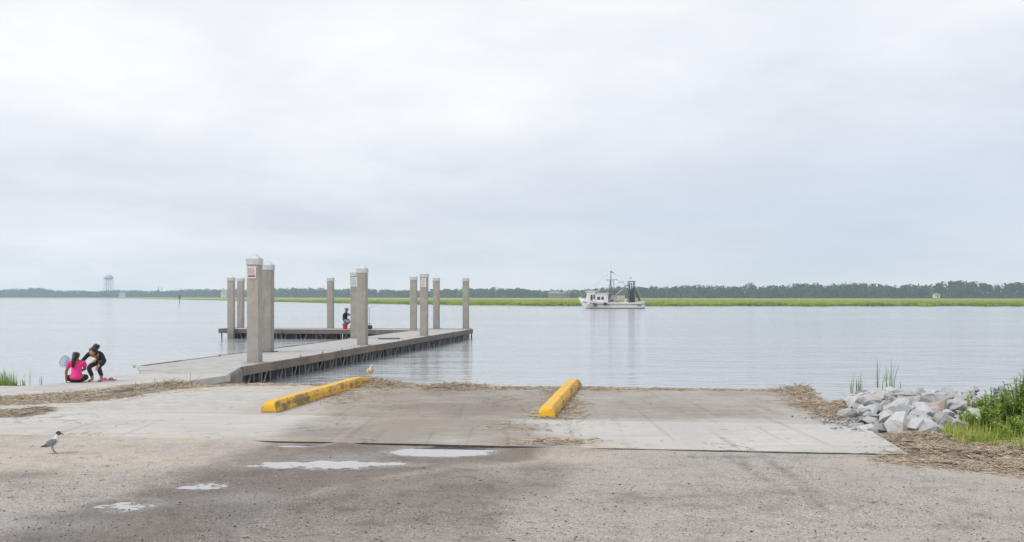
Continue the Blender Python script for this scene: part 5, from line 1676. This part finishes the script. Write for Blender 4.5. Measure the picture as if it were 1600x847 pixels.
def leaf_quads(pts, size, rs):
    n_ = len(pts); P = np.array(pts)
    nrm = RNG.normal(0, 1, (n_, 3)); nrm /= np.linalg.norm(nrm, axis=1)[:, None]
    t_ = np.cross(nrm, RNG.normal(0, 1, (n_, 3))); t_ /= np.linalg.norm(t_, axis=1)[:, None]; b_ = np.cross(nrm, t_)
    s_ = size * RNG.uniform(.6, 1.3, n_)[:, None]
    V = np.stack([P + t_ * s_ * .5, P + b_ * s_ * .5, P - t_ * s_ * .6, P - b_ * s_ * .45], 1).reshape(-1, 3)
    return V, np.arange(n_ * 4).reshape(-1, 4)


rs = random.Random(21)
trees = []
u = -150.0
while u < 1455:
    Zb = float(back_z(u))
    for row in range(3):
        Zt = Zb + 10 + row * 16 + rs.uniform(-5, 5); ut = u + rs.uniform(-3, 3)
        top = EYE + (HV - float(np.interp(ut, su, sv))) * Zt / F
        top += 1.6 * (float(vnoise(np.array(ut / 17.0), np.array(row * 3.1), 44)) - .5) * Zt / 900; hh = (top - .8) * (rs.uniform(.90, 1.10) if row else rs.uniform(.6, 1.0))
        trees.append((ut, Zt, hh, hh * rs.uniform(.75, 1.05)))
    u += 6.2 * F / Zb * rs.uniform(.75, 1.25)
pts, rv = [], []
for (ut, Zt, hh, w) in trees:
    X0 = (ut - CX) * Zt / F
    c = crown_pts(rs, hh, w, 240); base = rs.gauss(.48, .24)
    pts += [(X0 + p[0], Zt + p[1], .8 + p[2]) for p in c]
    rv += [min(1, max(0, base + rs.gauss(0, .12))) for p in c]
V, Q = leaf_quads(pts, 1.75, rs)
o = mesh_np('far_woods', V, quads=Q, mat='forest', attrs=dict(rnd=np.repeat(rv, 4)))
tag(o, 'hazy belt of blue-green trees along the far shore', kind='stuff')

# the taller grove at the right is single trees
GR = [(1466, 4, .95), (1474, 14, 1.0), (1487, 2, 1.0), (1499, 16, 1.03), (1511, 5, .98), (1523, 18, 1.0), (1534, 6, .97), (1546, 12, .95), (1557, 3, .93), (1569, 15, 1.0), (1580, 5, .98), (1592, 14, 1.0), (1604, 4, 1.0), (1616, 15, 1.03)]
protos = []
for k in range(4):
    rk = random.Random(300 + k)
    V, Q = leaf_quads(crown_pts(rk, 15, 12.5, 620), 1.7, rk)
    r = empty('far_tree', (0, 0, 0))
    base = .42 + .09 * k
    mesh_np('crown', V, quads=Q, mat='forest', parent=r, attrs=dict(rnd=np.repeat(np.clip(RNG.normal(base, .13, len(Q)), 0, 1), 4)))
    mb = MB(); mb.tube([(0, 0, -.5), (.1, 0, 4), (0, .1, 10)], [.34, .26, .1], 7)
    for a in range(4): mb.tube([(0, 0, 4 + a), (2.4 * math.cos(a * 1.7), 2.4 * math.sin(a * 1.7), 7.5 + a)], [.14, .05], 5)
    mb.build('trunk', 'bark', r); protos.append(r)
for i, (ut, dz_, k) in enumerate(GR):
    Zt = float(back_z(ut)) + 6 + dz_
    top = EYE + (HV - float(np.interp(ut, su, sv))) * Zt / F
    r = protos[i] if i < 4 else copy_tree(protos[i % 4])
    r.location = ((ut - CX) * Zt / F, Zt, .9); r.rotation_euler = (0, 0, rs.uniform(0, 6)); sc = (top - .9) / 15 * k
    r.scale = (sc * rs.uniform(.85, 1.1), sc * rs.uniform(.85, 1.1), sc)
    tag(r, 'full dark green tree in the tall grove at the right of the far shore', 'tree', 'trees of the tall grove on the far shore')

# water tower
M['tower_white'] = nmat('tower_white', (.50, .54, .53), (.44, .48, .47), .2, .5, 0)
Zt = 1990.0; u0 = 169.6
tw = empty('water_tower', ((u0 - CX) * Zt / F, Zt, 1)); tag(tw, 'pale water tower on tall legs rising over the far woods', 'water tower')
hz_ = lambda v: EYE + (HV - v) * Zt / F - 1
z0, z1 = hz_(436.5), hz_(428.6)
MB().lathe([(0, z0 - 1.2), (5, z0 - .6), (8.2, z0 + 1.0), (8.6, z0 + 2.6), (8.6, z0 + 4), (7.8, z0 + 6.6), (5.6, z0 + 8.6), (2.6, z1 - .3), (0, z1)], n=28).build('tank', 'tower_white', tw, True)
MB().lathe([(8.7, z0 + 2.0), (9.6, z0 + 2.0), (9.6, z0 + 2.9), (8.7, z0 + 2.9)], n=28).build('catwalk', 'tower_white', tw)
for k in range(6):
    a = 2 * PI * k / 6 + .3
    MB().tube([(8.0 * math.cos(a), 8.0 * math.sin(a), z0 + 2), (8.9 * math.cos(a), 8.9 * math.sin(a), -1)], .55, 8).build('leg', 'tower_white', tw)
MB().tube([(0, 0, -1), (0, 0, z0)], .9, 10).build('riser', 'tower_white', tw)
mb = MB()
for zz_ in (z0 * .35, z0 * .7):
    p = [(8.5 * math.cos(2 * PI * k / 6 + .3), 8.5 * math.sin(2 * PI * k / 6 + .3), zz_) for k in range(7)]
    mb.tube(p, .25, 5, False)
mb.build('ring_brace', 'tower_white', tw)

# two stacks, channel marker, shore buildings
for i, (u, v, lab) in enumerate(((247.3, 447.8, 'taller dark chimney stack above the far trees, left of the pair'), (252.8, 448.6, 'slightly shorter pale chimney stack above the far trees, right of the pair'))):
    Zt = 2010.0; h = EYE + (HV - v) * Zt / F - 1
    o = MB().lathe([(0, 0), (1.0, 0), (.72, h), (.5, h), (.5, h - .5), (0, h - .5)], n=12).build('chimney_stack', 'steel_dark' if i == 0 else 'galv')
    o.location = ((u - CX) * Zt / F, Zt, 1); tag(o, lab, 'chimney')
M['green_paint'] = nmat('green_paint', (.02, .26, .14), (.02, .20, .11), 3, .5, 0)
Zt = 380.0; mk = empty('channel_marker', ((280.5 - CX) * Zt / F, Zt, 0)); tag(mk, 'green square daymark on a pole standing in the river', 'marker')
MB().tube([(0, 0, -2), (0, 0, 2.9)], .15, 8).build('pole', 'steel_dark', mk)
MB().box((0, -.17, 2.1), (.78, .05, 1.15)).box((0, .17, 2.1), (.78, .05, 1.15)).build('dayboard', 'green_paint', mk)
M['roof_grey'] = nmat('roof_grey', (.24, .235, .23), (.18, .18, .18), .5, .8, 0)
M['house_wall'] = nmat('house_wall', (.62, .60, .56), (.55, .53, .49), .4, .8, 0)


def house(u, v, Zt, w, d, h, roof, label, wall='house_wall'):
    r = empty('shore_house', ((u - CX) * Zt / F, Zt, .9), random.uniform(-.2, .2)); tag(r, label, 'house')
    wl = MB().box((0, 0, h / 2), (w, d, h)).build('wall', wall, r)
    mb = MB(); o_ = .6
    mb.add([(-w / 2 - o_, -d / 2 - o_, h), (w / 2 + o_, -d / 2 - o_, h), (w / 2 + o_, d / 2 + o_, h), (-w / 2 - o_, d / 2 + o_, h), (-w / 2 + d * .25, 0, h + roof), (w / 2 - d * .25, 0, h + roof)],
           [(0, 1, 5, 4), (2, 3, 4, 5), (1, 2, 5), (3, 0, 4), (0, 3, 2, 1)])
    mb.build('roof', 'roof_grey', r)
    k = int(w // 3.2)
    for i in range(k):
        MB().box((-w / 2 + (i + .5) * w / k, -d / 2 - .03, h * .55), (1.1, .06, 1.5)).build('window', 'glass_dark', wl)


house(80, 464, 1885, 24, 9, 4.2, 2.6, 'low pale building on the left far shore')
house(191, 459, 1838, 10, 8, 6.5, 3.0, 'pale two storey house below the water tower')
house(352, 456, 1640, 12, 9, 8, 3.2, 'pale house in the woods behind the side pier')
house(1463, 461, 903, 4.5, 5, 3.0, 1.5, 'small pale house at the foot of the tall grove')
house(880, 458, 1125, 34, 12, 4.6, 3.4, 'long grey roofed building behind the bow of the trawler', 'roof_grey')
